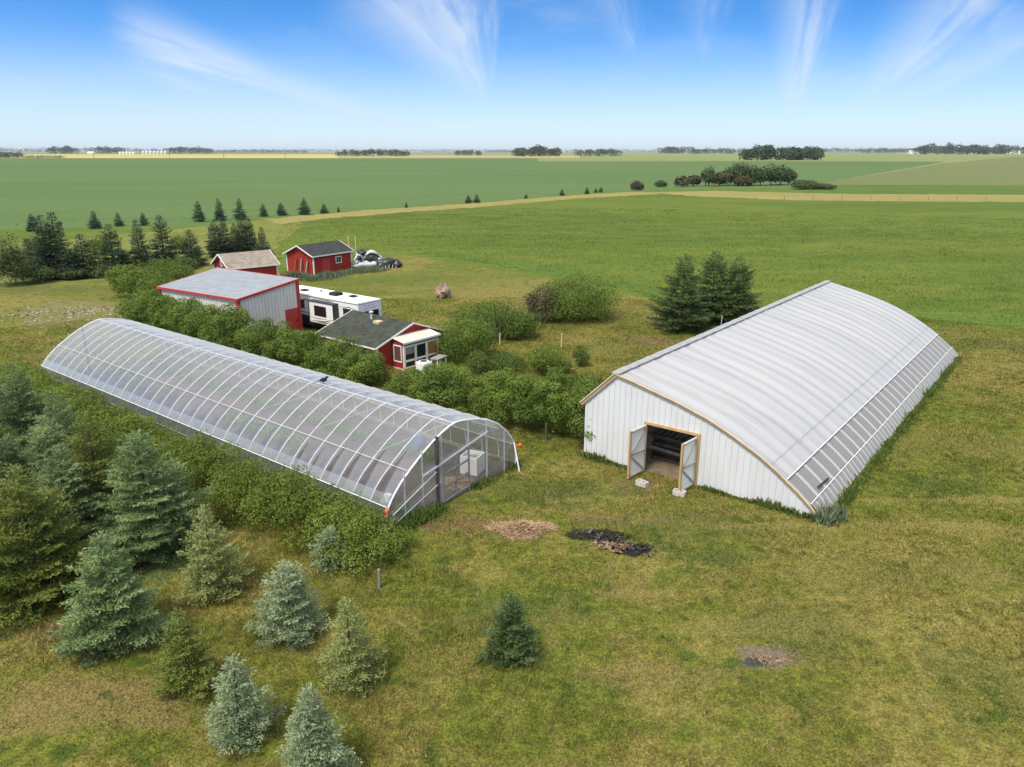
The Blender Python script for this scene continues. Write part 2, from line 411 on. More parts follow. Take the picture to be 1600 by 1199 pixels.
def field_colour(c1, c2, c3, big=.03, mid=.16, rot=.0, st=(1, 1, 1), lo=.36, hi=.64, rows=None):
    def fn(nt):
        p = nt.pos(); q = nt.mapping(p, rot=(0, 0, rot), scale=st)
        b = nt.noise(q, big, 5, .6, .5); m = nt.noise(q, mid, 5, .65, .3); s = nt.noise(p, 2.2, 4, .7)
        col = nt.mix(nt.ramp(nt.math('ADD', nt.math('MULTIPLY', b, .6), nt.math('MULTIPLY', m, .4)), lo, hi), c1, c2)
        col = nt.mix(nt.math('MULTIPLY', nt.ramp(m, .52, .75), .6), col, c3)
        col = nt.mix(nt.ramp(s, .35, .7, 0, .35), col, c2)
        fine = nt.noise(p, 1.1, 6, .75)
        if rows:
            sp = nt.new('ShaderNodeSeparateXYZ'); nt.l.new(nt.mapping(p, rot=(0, 0, rows[1])), sp.inputs[0])
            ln = nt.math('ABSOLUTE', nt.math('SUBTRACT', nt.math('FRACT', nt.math('DIVIDE', nt.math('ADD', sp.outputs[0], nt.math('MULTIPLY', m, 3.0)), rows[0])), .5))
            col = nt.mix(nt.math('MULTIPLY', nt.ramp(ln, .07, .02), rows[2]), col, c3)
            wet = nt.ramp(nt.noise(nt.mapping(p, rot=(0, 0, .1), scale=(.012, .05, 1)), 1.0, 5, .6), .60, .72)
            col = nt.mix(nt.math('MULTIPLY', wet, .5), col, tuple(x * .62 for x in c3))
        return nt.mix(nt.math('MULTIPLY', nt.ramp(fine, .56, .40), .42), col, nt.mix(.4, (.012, .018, .005), col)), s, m
    return fn


m_lawn = ground_mat('lawn turf', lawn_colour, .6, 16)
m_pasture = ground_mat('pasture grass', field_colour((.075, .122, .017), (.120, .160, .024), (.165, .175, .036), .022, .16, .35, (.45, 1.5, 1), .40, .60, (9.0, 1.1, .30)), .6, 6)
m_rough = ground_mat('rough grass', field_colour((.115, .150, .030), (.19, .195, .050), (.27, .225, .075), .05, .3), .6, 6)
m_crop = ground_mat('crop leaves', field_colour((.088, .148, .046), (.108, .170, .058), (.072, .128, .034), .006, .05, .15, (.3, 1, 1), .4, .6, (22.0, 1.35, .45)), .5, 3)
m_canola = ground_mat('canola bloom', field_colour((.42, .37, .10), (.48, .42, .14), (.38, .36, .11), .003, .02), 0)
m_stubble = ground_mat('stubble', field_colour((.36, .28, .12), (.40, .32, .15), (.30, .27, .11), .003, .02), 0)
m_far = ground_mat('far farmland', field_colour((.19, .23, .09), (.24, .25, .11), (.30, .27, .13), .0012, .01, .0, (.4, 1, 1)), 0)
m_brown = ground_mat('brownish crop', field_colour((.135, .165, .055), (.165, .175, .07), (.12, .17, .05), .01, .06, .9, (.4, 1, 1), .36, .64, (16.0, .9, .5)), .4, 3)
m_pale = ground_mat('pale crop', field_colour((.19, .24, .075), (.21, .24, .08), (.17, .22, .07), .004, .03), 0)
m_drystrip = ground_mat('dry grass strip', field_colour((.30, .245, .09), (.22, .22, .065), (.36, .29, .12), .04, .3), .6, 5)
m_lush = ground_mat('lush verge', field_colour((.072, .130, .020), (.100, .158, .026), (.13, .165, .034), .03, .25), .6, 5)
m_soil = ground_mat('black ground cloth and soil', field_colour((.070, .060, .066), (.105, .088, .090), (.045, .042, .046), .3, 1.2), .5, 10)
m_ash = ground_mat('ash', field_colour((.018, .016, .015), (.045, .04, .036), (.12, .10, .07), .8, 2.5), .8, 14)
m_dirt = ground_mat('bare dirt', field_colour((.17, .13, .09), (.24, .19, .13), (.10, .085, .07), .8, 2.5), .8, 14)
m_chip = ground_mat('chips', field_colour((.16, .16, .06), (.20, .18, .075), (.10, .12, .035), .3, 1.2), .8, 10)

m_film = film('clear greenhouse film', (.92, .93, .96), .015, 1.0, 3.7, (.86, .87, .89), gloss=.28)
m_endfilm = film('end wall film', (.90, .91, .93), .07, .6, 3.5, gloss=.25)
m_skirt = film('shade-grey side curtain', (.55, .56, .58), .30, .4, 2.0, (.40, .41, .42))  # curtain grey darkened to hold the shade of the open, meshed side
m_band = film('doubled film', (.88, .9, .92), .16, .6, 2.5, (.75, .75, .75), gloss=.15)
m_roof = film('white roof film', (.8, .8, .8), .98, .1, 2.0, (.66, .67, .70), gloss=.6, bands=(26.8 / 30 * K, .022, .50, (.50, .51, .54), .17))
m_curtain = film('grey roll-up curtain', (.60, .61, .63), .58, .3, 2.0, (.52, .52, .52), bands=(26.8 / 30 * K, .09, 0, (.68, .68, .67), .0))
m_curtain2 = film('torn lower curtain', (.6, .6, .62), .55, .3, 2.0, (.58, .58, .57), bands=(26.8 / 60 * K, .12, 0, (.68, .68, .67), .0))
m_galv = weathered('galvanised tube', (.55, .57, .60), (.42, .44, .46), .45, 5, spec=.5)
m_whitepipe = weathered('white pipe', (.80, .82, .84), (.62, .64, .66), .5, 4)
m_greywood = weathered('grey weathered wood', (.27, .255, .235), (.19, .175, .155), .85, 3, (1, 1, .3), bump=.3)
m_darkwood = weathered('dark post', (.07, .055, .045), (.13, .105, .085), .9, 3, (1, 1, .3), bump=.3)
m_newwood = weathered('new lumber', (.52, .34, .16), (.42, .26, .12), .75, 3, (1, 1, .3), bump=.15)
m_palewood = weathered('pale lumber', (.62, .50, .33), (.50, .38, .23), .75, 3, (1, 1, .3), bump=.15)
m_barnmetal = sheet_metal('white ribbed steel', (.68, .685, .69), (.60, .605, .61), .3, 0)
m_leftroof = sheet_metal('grey ribbed steel', (.42, .43, .44), (.33, .33, .34), .25, 1)
m_ridge = weathered('galvanised cap', (.36, .37, .37), (.26, .27, .28), .5, 3, spec=.5)
m_blackplastic = weathered('black plastic', (.012, .012, .014), (.035, .036, .04), .35, 4, spec=.5, bump=.4)
m_concrete = weathered('concrete block', (.58, .55, .50), (.44, .41, .37), .9, 8, bump=.3)
m_white = weathered('white paint', (.80, .79, .76), (.66, .64, .59), .6, 3)
m_red = clapboard('red clapboard', (.40, .038, .026), (.27, .035, .028), (.46, .10, .075))
m_doorwhite = weathered('door white', (.86, .86, .84), (.78, .78, .76), .5, 3)
m_doorwood = weathered('door brace wood', (.42, .37, .30), (.32, .28, .22), .85, 3, (1, 1, .3), bump=.3)
m_cream = weathered('cream metal', (.66, .60, .52), (.56, .50, .43), .5, 3)
m_redtrim = weathered('red trim', (.46, .045, .04), (.38, .04, .035), .6, 3)
m_shopwall = sheet_metal('cream ribbed steel', (.72, .70, .64), (.60, .58, .53), .3, 0)
m_shoproof = sheet_metal('galvanised roof', (.29, .315, .34), (.21, .23, .26), .6, 0, .45, .9)
m_glass = principled('dark glass', (.012, .014, .016), .08, .6)[0]
m_amber = weathered('amber blind', (.30, .15, .03), (.42, .26, .07), .6, 3)
m_rvwhite = weathered('gelcoat', (.80, .80, .79), (.74, .74, .72), .35, 1.5, spec=.5)
m_rvdark = weathered('dark graphic', (.05, .055, .06), (.03, .03, .035), .4, 3)
m_rvgrey = weathered('grey graphic', (.30, .31, .32), (.24, .25, .26), .4, 3)
m_rubber = principled('rubber', (.02, .02, .02), .9)[0]
m_orange = weathered('orange plastic', (.80, .12, .03), (.68, .09, .02), .5, 4)
m_rock = weathered('pink granite', (.36, .25, .19), (.24, .17, .14), .9, 2.5, bump=.6, bscale=8)
m_straw = foliage('dry straw', (.26, .17, .095), (.46, .33, .20), .1, .9)
m_sheeting = weathered('white sheeting', (.62, .63, .63), (.36, .37, .39), .5, 2.0, spec=.4, bump=.9, bscale=5)
m_rustbits = foliage('rusty scraps', (.16, .09, .05), (.34, .24, .16), .0, .9)
m_tarp = weathered('pale sheeting', (.50, .51, .52), (.02, .022, .025), .5, 1.1, spec=.4, bump=.8, bscale=4, lo=.46, hi=.52)
m_bark = weathered('bark', (.10, .075, .055), (.06, .045, .035), .95, 4, (1, 1, .3), bump=.5)
m_birch = weathered('pale bark', (.38, .36, .33), (.20, .18, .16), .95, 2)
m_rust = weathered('rusted iron', (.22, .10, .05), (.12, .06, .035), .9, 5)
m_blue = weathered('blue tarp', (.06, .13, .25), (.05, .10, .20), .6, 3)
m_feather = principled('black feathers', (.012, .012, .015), .5)[0]

m_spruce_blue = foliage('blue spruce needles', (.100, .160, .060), (.31, .40, .16), .2)
m_spruce_pale = foliage('silver blue spruce needles', (.155, .21, .105), (.38, .45, .255), .2)
m_spruce_green = foliage('green spruce needles', (.085, .120, .020), (.245, .275, .058), .22)
m_spruce_yellow = foliage('yellowish spruce needles', (.155, .185, .055), (.38, .42, .155), .2)
m_spruce_teal = foliage('blue green spruce needles', (.085, .135, .050), (.25, .32, .135), .2)
m_spruce_dark = foliage('dark green spruce needles', (.042, .074, .022), (.125, .175, .056), .14)
m_spruce_far = foliage('far spruce needles', (.036, .062, .034), (.085, .128, .066), .08)
m_lilac = foliage('lilac leaves', (.062, .108, .016), (.225, .305, .050), .28)
m_caragana = foliage('caragana leaves', (.072, .112, .014), (.235, .300, .048), .28)
m_willow = foliage('willow leaves', (.050, .075, .022), (.125, .155, .055), .2)
m_reddish = foliage('reddish brush', (.06, .055, .028), (.15, .13, .065), .15)
m_bluff = foliage('aspen leaves', (.046, .075, .028), (.110, .155, .056), .15)
m_grove = foliage('far grove leaves', (.036, .060, .026), (.078, .115, .048), .1)
m_weed = foliage('weed leaves', (.055, .098, .018), (.155, .215, .045), .28)
m_fresh = foliage('fresh grass blades', (.12, .155, .025), (.27, .27, .07), .3)
m_pblade = foliage('pasture grass blades', (.080, .125, .017), (.140, .172, .030), .35)
m_greyweed = foliage('grey green weed leaves', (.10, .135, .075), (.20, .245, .15), .2)
m_crops = foliage('vegetable leaves', (.05, .14, .03), (.13, .28, .06), .25)
m_chips = foliage('wood chips', (.24, .21, .14), (.44, .40, .30), .0, .9)


def grass_mat(name, dry, hi):
    m = bpy.data.materials.new(name); m.use_nodes = True; nt = NT(m.node_tree); nt.n.clear()
    col, small, mid = lawn_colour(nt)
    t = nt.attr('tint')
    col = nt.mix(nt.ramp(t, 0, 1, 0, dry), col, hi)
    k = nt.math('ADD', nt.math('MULTIPLY', nt.math('POWER', t, 1.8), 1.45), .50)
    n = nt.new('ShaderNodeVectorMath', operation='SCALE'); nt.l.new(col, n.inputs[0]); nt.l.new(k, n.inputs['Scale'])
    d = nt.new('ShaderNodeBsdfDiffuse'); nt.l.new(n.outputs[0], d.inputs[0])
    tr = nt.new('ShaderNodeBsdfTranslucent'); nt.l.new(n.outputs[0], tr.inputs[0])
    mx = nt.new('ShaderNodeMixShader'); mx.inputs[0].default_value = .3
    nt.l.new(d.outputs[0], mx.inputs[1]); nt.l.new(tr.outputs[0], mx.inputs[2])
    nt.l.new(mx.outputs[0], nt.new('ShaderNodeOutputMaterial').inputs[0])
    return m


m_grass = grass_mat('mown grass blades', .35, (.20, .19, .06))
m_tall = grass_mat('long grass blades', .55, (.27, .24, .085))

# ------------------------------------------------------------------ ground and fields
MB().add([(-9500, -300, 0), (9500, -300, 0), (9500, 9500, 0), (-9500, 9500, 0)], [(0, 1, 2, 3)]).build('ground', m_far)['kind'] = 'structure'


def sheet(name, pts, level, mat, jag=.0, step=1.5, seed=1):
    """flat region of ground given by its outline; the outline is roughened by jag"""
    rng = random.Random(seed); out = []
    p = [at(*q) if len(q) == 2 else np.array((q[0], q[1], 0)) for q in pts]
    for a, b in zip(p, p[1:] + p[:1]):
        L = float(np.hypot(*(b - a)[:2])); n = max(1, min(260, int(L / step)))
        for i in range(n):
            q = a + (b - a) * i / n
            out.append((q[0] + rng.gauss(0, jag), q[1] + rng.gauss(0, jag), level / K))
    me = MB(); me.add(out, [tuple(range(len(out)))])
    o = me.build(name, mat)
    import bmesh
    bm = bmesh.new(); bm.from_mesh(o.data); bmesh.ops.triangulate(bm, faces=bm.faces[:]); 
    for f in bm.faces:
        if f.normal.z < 0: f.normal_flip()
    bm.to_mesh(o.data); bm.free()
    o['kind'] = 'structure'; return o


sheet('canola_field', [(30, 247.4), (30, 241.6), (530, 241.6), (530, 247.4)], .10, m_canola, 1.0, 40, 2)
sheet('stubble_field', [(532, 247.2), (532, 242.4), (905, 243.4), (905, 247.2)], .10, m_stubble, 1.0, 40, 3)
sheet('pale_field', [(840, 252.5), (840, 242.6), (1760, 241.5), (1760, 250)], .06, m_pale, 1.0, 40, 4)
sheet('crop_field', [(-900, 500), (-900, 247.6), (840, 247.6), (900, 251.5), (1480, 252.5), (1270, 289), (1230, 310), (400, 360), (100, 500)], .03, m_crop, .35, 4, 5)
sheet('brown_field', [(1265, 290), (1400, 268), (1470, 256), (1590, 245), (1900, 245), (1900, 292)], .12, m_brown, .35, 4, 6)
sheet('lush_field', [(1270, 290.5), (1900, 292.5), (1900, 312), (1250, 312)], .09, m_lush, .35, 4, 7)
sheet('pasture_field', [(-900, 800), (-900, 380), (330, 352), (420, 341), (560, 329), (740, 317.5), (900, 304), (1000, 299), (1120, 295), (1260, 298), (1900, 306), (2300, 700), (1900, 1800), (-600, 1800)], .06, m_pasture, .3, 1.6, 8)
sheet('rough_field', [(-900, 460), (-900, 385), (0, 385), (330, 354), (420, 343), (480, 338), (470, 352), (440, 380), (420, 430), (170, 440), (0, 455)], .075, m_rough, .4, 2, 9)
sheet('dry_grass_strip', [(415, 343), (560, 330), (740, 318.5), (900, 305), (1000, 300), (1040, 303), (900, 311), (740, 325), (560, 338), (430, 351)], .080, m_drystrip, .7, 1.5, 10)
sheet('dry_fence_strip', [(1000, 301), (1120, 299), (1300, 303.5), (1900, 307), (1900, 318), (1500, 316), (1250, 314), (1100, 308)], .096, m_drystrip, .7, 1.5, 11)
sheet('lush_strip', [(640, 396), (770, 414), (850, 428), (940, 446), (1015, 463), (1200, 497), (1490, 505), (1900, 527), (1900, 512), (1490, 492), (1210, 480), (1010, 448), (850, 414), (700, 394)], .090, m_lush, .25, .9, 12)
LAWN_PX = [(-700, 1800), (-700, 470), (0, 455), (170, 438), (430, 428), (560, 410), (630, 400), (760, 420), (850, 434), (930, 452), (1010, 468), (1200, 503), (1490, 512), (1900, 535), (2200, 900), (2100, 1800)]
sheet('lawn', LAWN_PX, .100, m_lawn, .22, .9, 13)
sheet('mulch_patch', [(40, 508), (30, 488), (90, 470), (185, 474), (200, 486), (150, 497), (110, 508), (60, 514)], .105, m_chip, .25, .5, 14)
GZ = .100 / K


# ------------------------------------------------------------------ foliage builders
def spruce_arrays(seed, h, r, sp=1.0, dens=1.0, gap=.0, tipup=.16):
    rng = np.random.default_rng(seed); pos = []; dr = []; nm = []; tn = []
    dz = .135 * sp ** .5 * (h / 3) ** .35; z = .05 * h + .02
    prof = rng.uniform(.72, .90)
    while z < h * .985:
        f = z / h; Rz = r * (1 - f) ** prof * (.72 + .28 * min(1, f / .12)) + .03
        nb = int(rng.integers(5, 8) * (1 if f < .8 else .8)); a0 = rng.uniform(0, 6.28)
        for k in range(nb):
            if rng.random() < gap: continue
            a = a0 + k * 6.283 / nb + rng.normal(0, .22)
            L = Rz * rng.uniform(.70, 1.16) * (1 + .12 * math.sin(3 * a + seed)); el = R(58) * max(0, f - .45) ** 1.0 * 1.7 + R(rng.uniform(-12, 12))
            hd = np.array((math.cos(a), math.sin(a), 0)); sd = np.array((-math.sin(a), math.cos(a), 0))
            tint = rng.uniform(.15, .85)
            nt_ = max(3, int(L / (.044 * sp)))
            t = np.linspace(.18, 1, nt_)
            def curve(t):
                return hd[None] * (L * t * math.cos(el))[:, None] + np.array((0, 0, 1))[None] * (L * (t * math.sin(el) + tipup * t * t - .14 * t * (1 - f)))[:, None] + np.array((0, 0, z))
            B = curve(t)
            pos.append(B); dr.append(unit(hd[None] + np.array((0, 0, .25)) + rng.normal(0, .35, (nt_, 3)))); nm.append(rng.normal(0, .5, (nt_, 3)) + (0, 0, 1)); tn.append(np.full(nt_, tint))
            for sgn in (-1, 1):
                tl = (.42 * L * (1 - t) ** .8 + .07 * sp) * rng.uniform(.6, 1.15, nt_)
                ns = np.maximum(1, (tl / (.048 * sp) * dens).astype(int)); mx = int(ns.max())
                q = np.arange(1, mx + 1)[None] / ns[:, None]; ok = q <= 1.0001
                td = unit(hd[None] * .75 + sd[None] * sgn + rng.normal(0, .15, (nt_, 3)))
                pp = B[:, None] + td[:, None] * (tl[:, None] * q)[..., None]
                pp[..., 2] += -.10 * tl[:, None] * q + .12 * tl[:, None] * q * q
                dd = td[:, None] + rng.normal(0, .45, (nt_, mx, 3)) + np.array((0, 0, .18))
                pos.append(pp[ok]); dr.append(unit(dd[ok])); nm.append(rng.normal(0, .55, (int(ok.sum()), 3)) + (0, 0, 1))
                tn.append(np.clip(tint + rng.normal(0, .18, int(ok.sum())), 0, 1))
        z += dz * rng.uniform(.75, 1.25)
    n_top = 6; zt = np.linspace(h * .93, h, n_top)
    pos.append(np.stack([np.zeros(n_top), np.zeros(n_top), zt], 1)); dr.append(unit(rng.normal(0, .3, (n_top, 3)) + (0, 0, 1))); nm.append(rng.normal(0, 1, (n_top, 3))); tn.append(np.full(n_top, .9))
    pos = np.concatenate(pos); dr = np.concatenate(dr); nm = np.concatenate(nm); tn = np.concatenate(tn); n = len(pos)
    pos = pos + rng.normal(0, .012 * sp, pos.shape)
    V = leaf_quads(pos - dr * .03 * sp, dr, nm, rng.uniform(.075, .13, n) * sp, rng.uniform(.024, .040, n) * sp)
    V[..., 2] = np.maximum(V[..., 2], .01)
    return V, tn


def spruce(label, u, vb, vt, wpx, mat, seed, sp=1.0, dens=1.0, gap=0.0, group=None, name='spruce_tree', r=None):
    dep = math.atan(H / at(u, vb)[1]); vb = vb - wpx / 2 * math.sin(dep) * .8
    x, y, _ = at(u, vb); h = hgt(u, vb, vt); r = rad(u, vb, wpx) * 1.10 if r is None else r
    root = thing(name, label, 'tree', (x, y, GZ), 0, group)
    V, t = spruce_arrays(seed, h, r * 1.02, sp, dens, gap)
    link(bpy.data.objects.new('crown', polys_mesh('crown', V, t, mat)), root)
    MB().tube([(0, 0, -.05), (0, 0, h * .5), (0, 0, h * .88)], .03 * h ** .5 + .02, 7, .006).build('trunk', m_bark, root)
    return root


def leaf_cloud(rng, lobes, n, size, shell=.16, up=.25, jit=.8):
    """leaves spread through the outer part of a set of ellipsoidal lobes (centre, radii)"""
    area = np.array([(r[0] * r[1] + r[0] * r[2] + r[1] * r[2]) for c, r in lobes]); idx = rng.choice(len(lobes), n, p=area / area.sum())
    c = np.array([l[0] for l in lobes])[idx]; r = np.array([l[1] for l in lobes])[idx]
    d = unit(rng.normal(0, 1, (n, 3)) + (0, 0, up)); rr = 1.04 - np.abs(rng.normal(0, shell, n)) + np.where(rng.uniform(0, 1, n) < .16, rng.uniform(0, .34, n), 0); ph = idx * 1.7
    rr *= 1 + .13 * np.sin(5 * d[:, 0] + ph) * np.sin(5 * d[:, 1] + 2 * ph) + .08 * np.sin(9 * d[:, 2] + ph)
    pos = c + d * r * rr[:, None]
    keep = pos[:, 2] > .02; pos, d, idx = pos[keep], d[keep], idx[keep]; n = len(pos)
    nm = unit(d + rng.normal(0, jit, (n, 3)) + (0, 0, .3)); tmp = rng.normal(0, 1, (n, 3)); dr = unit(np.cross(nm, tmp))
    lt = rng.uniform(.1, .8, len(lobes))[idx]
    V = leaf_quads(pos - dr * size * .5, dr, nm, rng.uniform(.7, 1.4, n) * size, rng.uniform(.45, .8, n) * size)
    V[..., 2] = np.maximum(V[..., 2], .005)
    return V, np.clip(lt * .55 + rng.uniform(0, .5, n), 0, 1)


def shrub(name, label, cat, base, lobes, n, size, mat, group=None, stems=5, seed=1, shell=.16, barkmat=None, part='crown', jit=.8):
    rng = np.random.default_rng(seed); root = thing(name, label, cat, (base[0], base[1], GZ), 0, group)
    V, t = leaf_cloud(rng, lobes, n, size, shell, jit=jit)
    link(bpy.data.objects.new(part, polys_mesh(part, V, t, mat)), root)
    mb = MB()
    for k in range(stems):
        c, r = lobes[int(rng.integers(len(lobes)))]
        mb.tube([(c[0] * .6 + rng.normal(0, .08), c[1] * .6 + rng.normal(0, .08), -.05), (c[0] * .9, c[1] * .9, c[2] * .6), (c[0], c[1], c[2] + r[2] * .6)], .045 * size ** .3, 5, .01)
    if stems: mb.build('trunk' if part == 'crown' and stems == 1 else 'stems', barkmat or m_bark, root)
    return root


def round_lobes(rng, r, h, k=9, base=.0):
    out = [((0, 0, base + (h - base) * .50), (r * .72, r * .72, (h - base) * .46))]
    for i in range(k):
        a = i * 2.4 + rng.uniform(-.4, .4); f = rng.uniform(.15, .8); q = r * rng.uniform(.38, .66) * (1.05 - .35 * f)
        s = r * rng.uniform(.28, .45); out.append(((q * math.cos(a), q * math.sin(a), base + (h - base) * (.15 + .62 * f)), (s, s, s * rng.uniform(.7, 1.0) * min(1, h / (1.6 * r) + .2))))
    return out


def bush(label, u, vb, vt, wpx, mat, seed, n=2500, size=.12, name='bush', cat='bush', group=None, stems=5, shell=.18, jit=.8, k=9):
    dep = math.atan(H / at(u, vb)[1]); vb = vb - wpx / 2 * math.sin(dep) * .7
    x, y, _ = at(u, vb); h = hgt(u, vb, vt); r = rad(u, vb, wpx) * 1.2; rng = np.random.default_rng(seed); n = int(n * 2.4); size *= .74
    return shrub(name, label, cat, (x, y), round_lobes(rng, r, h, k), n, size, mat, group, stems, seed, shell, jit=jit)


def hedge(label, path, halfw, n, size, mat, seed, step=.45, lump=(.26, .50)):
    """path: plan points with a crest height each; the surface is a crowd of rounded leafy clumps"""
    rng = np.random.default_rng(seed); lobes = []; p = [np.array(q[:2]) for q in path]; hs = [q[2] for q in path]; o = p[0]
    for (a, b), (ha, hb) in zip(zip(p[:-1], p[1:]), zip(hs[:-1], hs[1:])):
        L = np.linalg.norm(b - a); m = max(1, int(L / step)); nn = np.array((-(b - a)[1], (b - a)[0])) / L
        for i in range(m):
            f = (i + rng.uniform(0, 1)) / m; q = a + (b - a) * f - o; wob = 1 + .13 * math.sin((i + seed) * .8) + rng.normal(0, .09)
            hh = (ha + (hb - ha) * f) * wob
            lobes.append(((q[0], q[1], hh * .45), (halfw * .5, halfw * .5, hh * .36)))
            for k in range(6):
                if rng.random() < .14: continue
                an = math.pi * (k + rng.uniform(.1, .9)) / 6; s_ = rng.uniform(*lump)
                c = q + nn * math.cos(an) * (halfw - s_ * .55) + rng.normal(0, .12, 2)
                zc = max(s_ * .6, math.sin(an) ** .7 * (hh - s_ * .9))
                lobes.append(((c[0], c[1], zc), (s_, s_, s_ * rng.uniform(.75, 1.0))))
    root = thing('hedge', label, 'hedge', (o[0], o[1], GZ))
    V, t = leaf_cloud(rng, lobes, n, size, .10, .45, .55)
    link(bpy.data.objects.new('foliage', polys_mesh('foliage', V, t, mat)), root)
    return root


# ------------------------------------------------------------------ clear film greenhouse
GA = at(712, 663, 2.85)[:2]; GB = at(157, 501, 2.85)[:2]; GL = float(np.linalg.norm(GB - GA)); gd = (GB - GA) / GL
grot = math.atan2(gd[1], gd[0])           # local +X runs back along the ridge, local -Y is the hedge side behind
gh = thing('greenhouse', 'long clear plastic hoop greenhouse with white hoops and see-through film', 'greenhouse', (GA[0], GA[1], GZ), grot)
PROF = [(3.46, .02), (3.48, .30), (3.44, .62), (3.30, .98), (3.06, 1.33), (2.74, 1.64), (2.30, 1.95), (1.72, 2.26), (1.08, 2.53), (.50, 2.73), (.12, 2.845), (0, 2.86)]
PROFN = [(3.46, .02), (3.48, .30), (3.43, .60), (3.33, .90), (3.08, 1.22), (2.76, 1.52), (2.26, 1.88), (1.70, 2.23), (1.20, 2.49), (.72, 2.69), (.30, 2.82), (0, 2.86)]
PROF = [(3.46, .02), (3.50, .30), (3.46, .62), (3.38, .92), (3.16, 1.32), (2.84, 1.68), (2.34, 2.10), (1.66, 2.47), (1.16, 2.64), (.72, 2.75), (.30, 2.83), (0, 2.86)]
ARCH = [(y, z) for y, z in PROFN] + [(-y, z) for y, z in PROF[-2::-1]]     # +y = near (camera) side
NH = 31; SP = GL / NH


def arch_pts(x, s=1.0, i0=0, i1=None, dz=0.0): return [(x, y * s, z * s + dz) for y, z in ARCH[i0:i1]]


fm = MB(); cols = []
SUB = 4
xs = [i * SP / SUB for i in range(NH * SUB + 1)]
rngg = random.Random(5)
sagk = [rngg.uniform(.6, 1.3) for _ in range(NH + 1)]
mi0, mi1 = 3, len(ARCH) - 3
rows = []
for i, x in enumerate(xs):
    ph = (i % SUB) / SUB; sag = .05 * sagk[i // SUB] * (1 - (2 * ph - 1) ** 2) if i % SUB else 0
    rows.append([(x, y * (1.012 - sag * .25), z * (1.012) - sag * (.9 if z > 1.2 else .4)) for y, z in ARCH[mi0:mi1]])
nr = len(rows[0])
fm.add([p for r_ in rows for p in r_], [(i * nr + j, (i + 1) * nr + j, (i + 1) * nr + j + 1, i * nr + j + 1) for i in range(len(rows) - 1) for j in range(nr - 1)])
fm.build('film_cover', m_film, gh, smooth=True)
for s in (1, -1):
    sk = MB(); prof = [(3.50, .05), (3.52, .33), (3.47, .60), (3.38, .88)]
    for i in range(len(prof) - 1):
        for k in range(NH * 2):
            xa, xb = k * SP / 2, (k + 1) * SP / 2
            wv = lambda q, z: .025 * math.sin(q * 5.1) * (1 - z)
            p, q = prof[i], prof[i + 1]
            sk.quad((xa, s * (p[0] + wv(xa, p[1])), p[1]), (xb, s * (p[0] + wv(xb, p[1])), p[1]), (xb, s * (q[0] + wv(xb, q[1])), q[1]), (xa, s * (q[0] + wv(xa, q[1])), q[1]))
    sk.build('side_curtain', m_skirt, gh, smooth=True)
    b2 = MB(); q0_, q1_ = (PROFN if s > 0 else PROF)[3:5]
    for i in range(NH): b2.quad((i * SP, s * (q0_[0] + .07), q0_[1]), ((i + 1) * SP, s * (q0_[0] + .07), q0_[1]), ((i + 1) * SP, s * (q1_[0] + .075), q1_[1]), (i * SP, s * (q1_[0] + .075), q1_[1]))
    b2.build('film_overlap', m_band, gh)
    MB().tube([(-.12, s * 3.56, .52), (GL * .3, s * 3.56, .49), (GL * .6, s * 3.56, .53), (GL, s * 3.56, .5)], .022, 6).build('roll_pipe', m_greywood, gh)
    MB().tube([(0, s * 3.40, .90), (GL, s * 3.40, .90)], .016, 6).build('side_rail', m_whitepipe, gh)
    MB().box(0, GL, s * 3.44 - .03, s * 3.44 + .03, .0, .16).build('base_board', m_greywood, gh)
    MB().tube([(.0, s * 2.42, 1.86), (GL, s * 2.42, 1.86)], .008, 5).build('purlin', m_whitepipe, gh)
MB().tube([(0, 0, 2.80), (GL, 0, 2.80)], .02, 5).build('purlin', m_whitepipe, gh)
for i in range(NH + 1):
    MB().tube(arch_pts(i * SP, .995), .018 if 0 < i < NH else .034, 6).build('hoop', m_whitepipe, gh)
for i in range(2, NH, 4):
    MB().tube([(i * SP, 2.2, 1.99), (i * SP, -2.2, 1.99)], .012, 5).build('cross_tie', m_galv, gh)
# end walls
def end_wall(x, front):
    f = MB(); pts = [(x, y * .985, z * .985) for y, z in ARCH]; f.add(pts, [tuple(range(len(pts)))])
    ew = f.build('end_film', m_endfilm, gh)
    o = -.03 if front else .03

    def ztop(y):
        a = abs(y); q = PROF[::-1]
        for (y0, z0), (y1, z1) in zip(q, q[1:]):
            if y0 <= a <= y1: return z0 + (z1 - z0) * (a - y0) / max(1e-6, y1 - y0)
        return .3
    for y, mat, wd in [(2.6, m_galv, .03), (1.75, m_galv, .03), (1.02, m_darkwood, .09), (.80, m_galv, .035), (-.62, m_galv, .04), (-1.65, m_galv, .04), (-2.7, m_galv, .03)]:
        MB().beam((x + o, y, 0), (x + o, y, ztop(y) * .98), wd).build('end_post', mat, gh)
    MB().beam((x + o * 2, 1.75, 1.42), (x + o * 2, -1.65, 1.98), .04, .07).build('end_rail', m_galv, gh)
    MB().beam((x + o * 2, 3.2, .55), (x + o * 2, 1.1, 1.35), .035).build('end_brace', m_galv, gh)
    MB().beam((x + o * 2, 3.0, .25), (x + o * 2, .9, .9), .03).build('end_brace', m_galv, gh)
    if front:
        dr = MB(); dr.beam((x - .07, .76, .05), (x - .07, .76, 1.55), .05).beam((x - .07, -.58, .05), (x - .07, -.58, 1.75), .05).beam((x - .07, .10, .05), (x - .07, .10, 1.62), .045)
        for z0 in (.08, .62, 1.12): dr.beam((x - .07, .76, z0), (x - .07, -.58, z0 + .14), .045, .07)
        dr.build('door', m_greywood, gh)
        MB().beam((x - .5, -3.05, .0), (x - .05, -3.28, 1.05), .04).build('end_brace', m_whitepipe, gh)


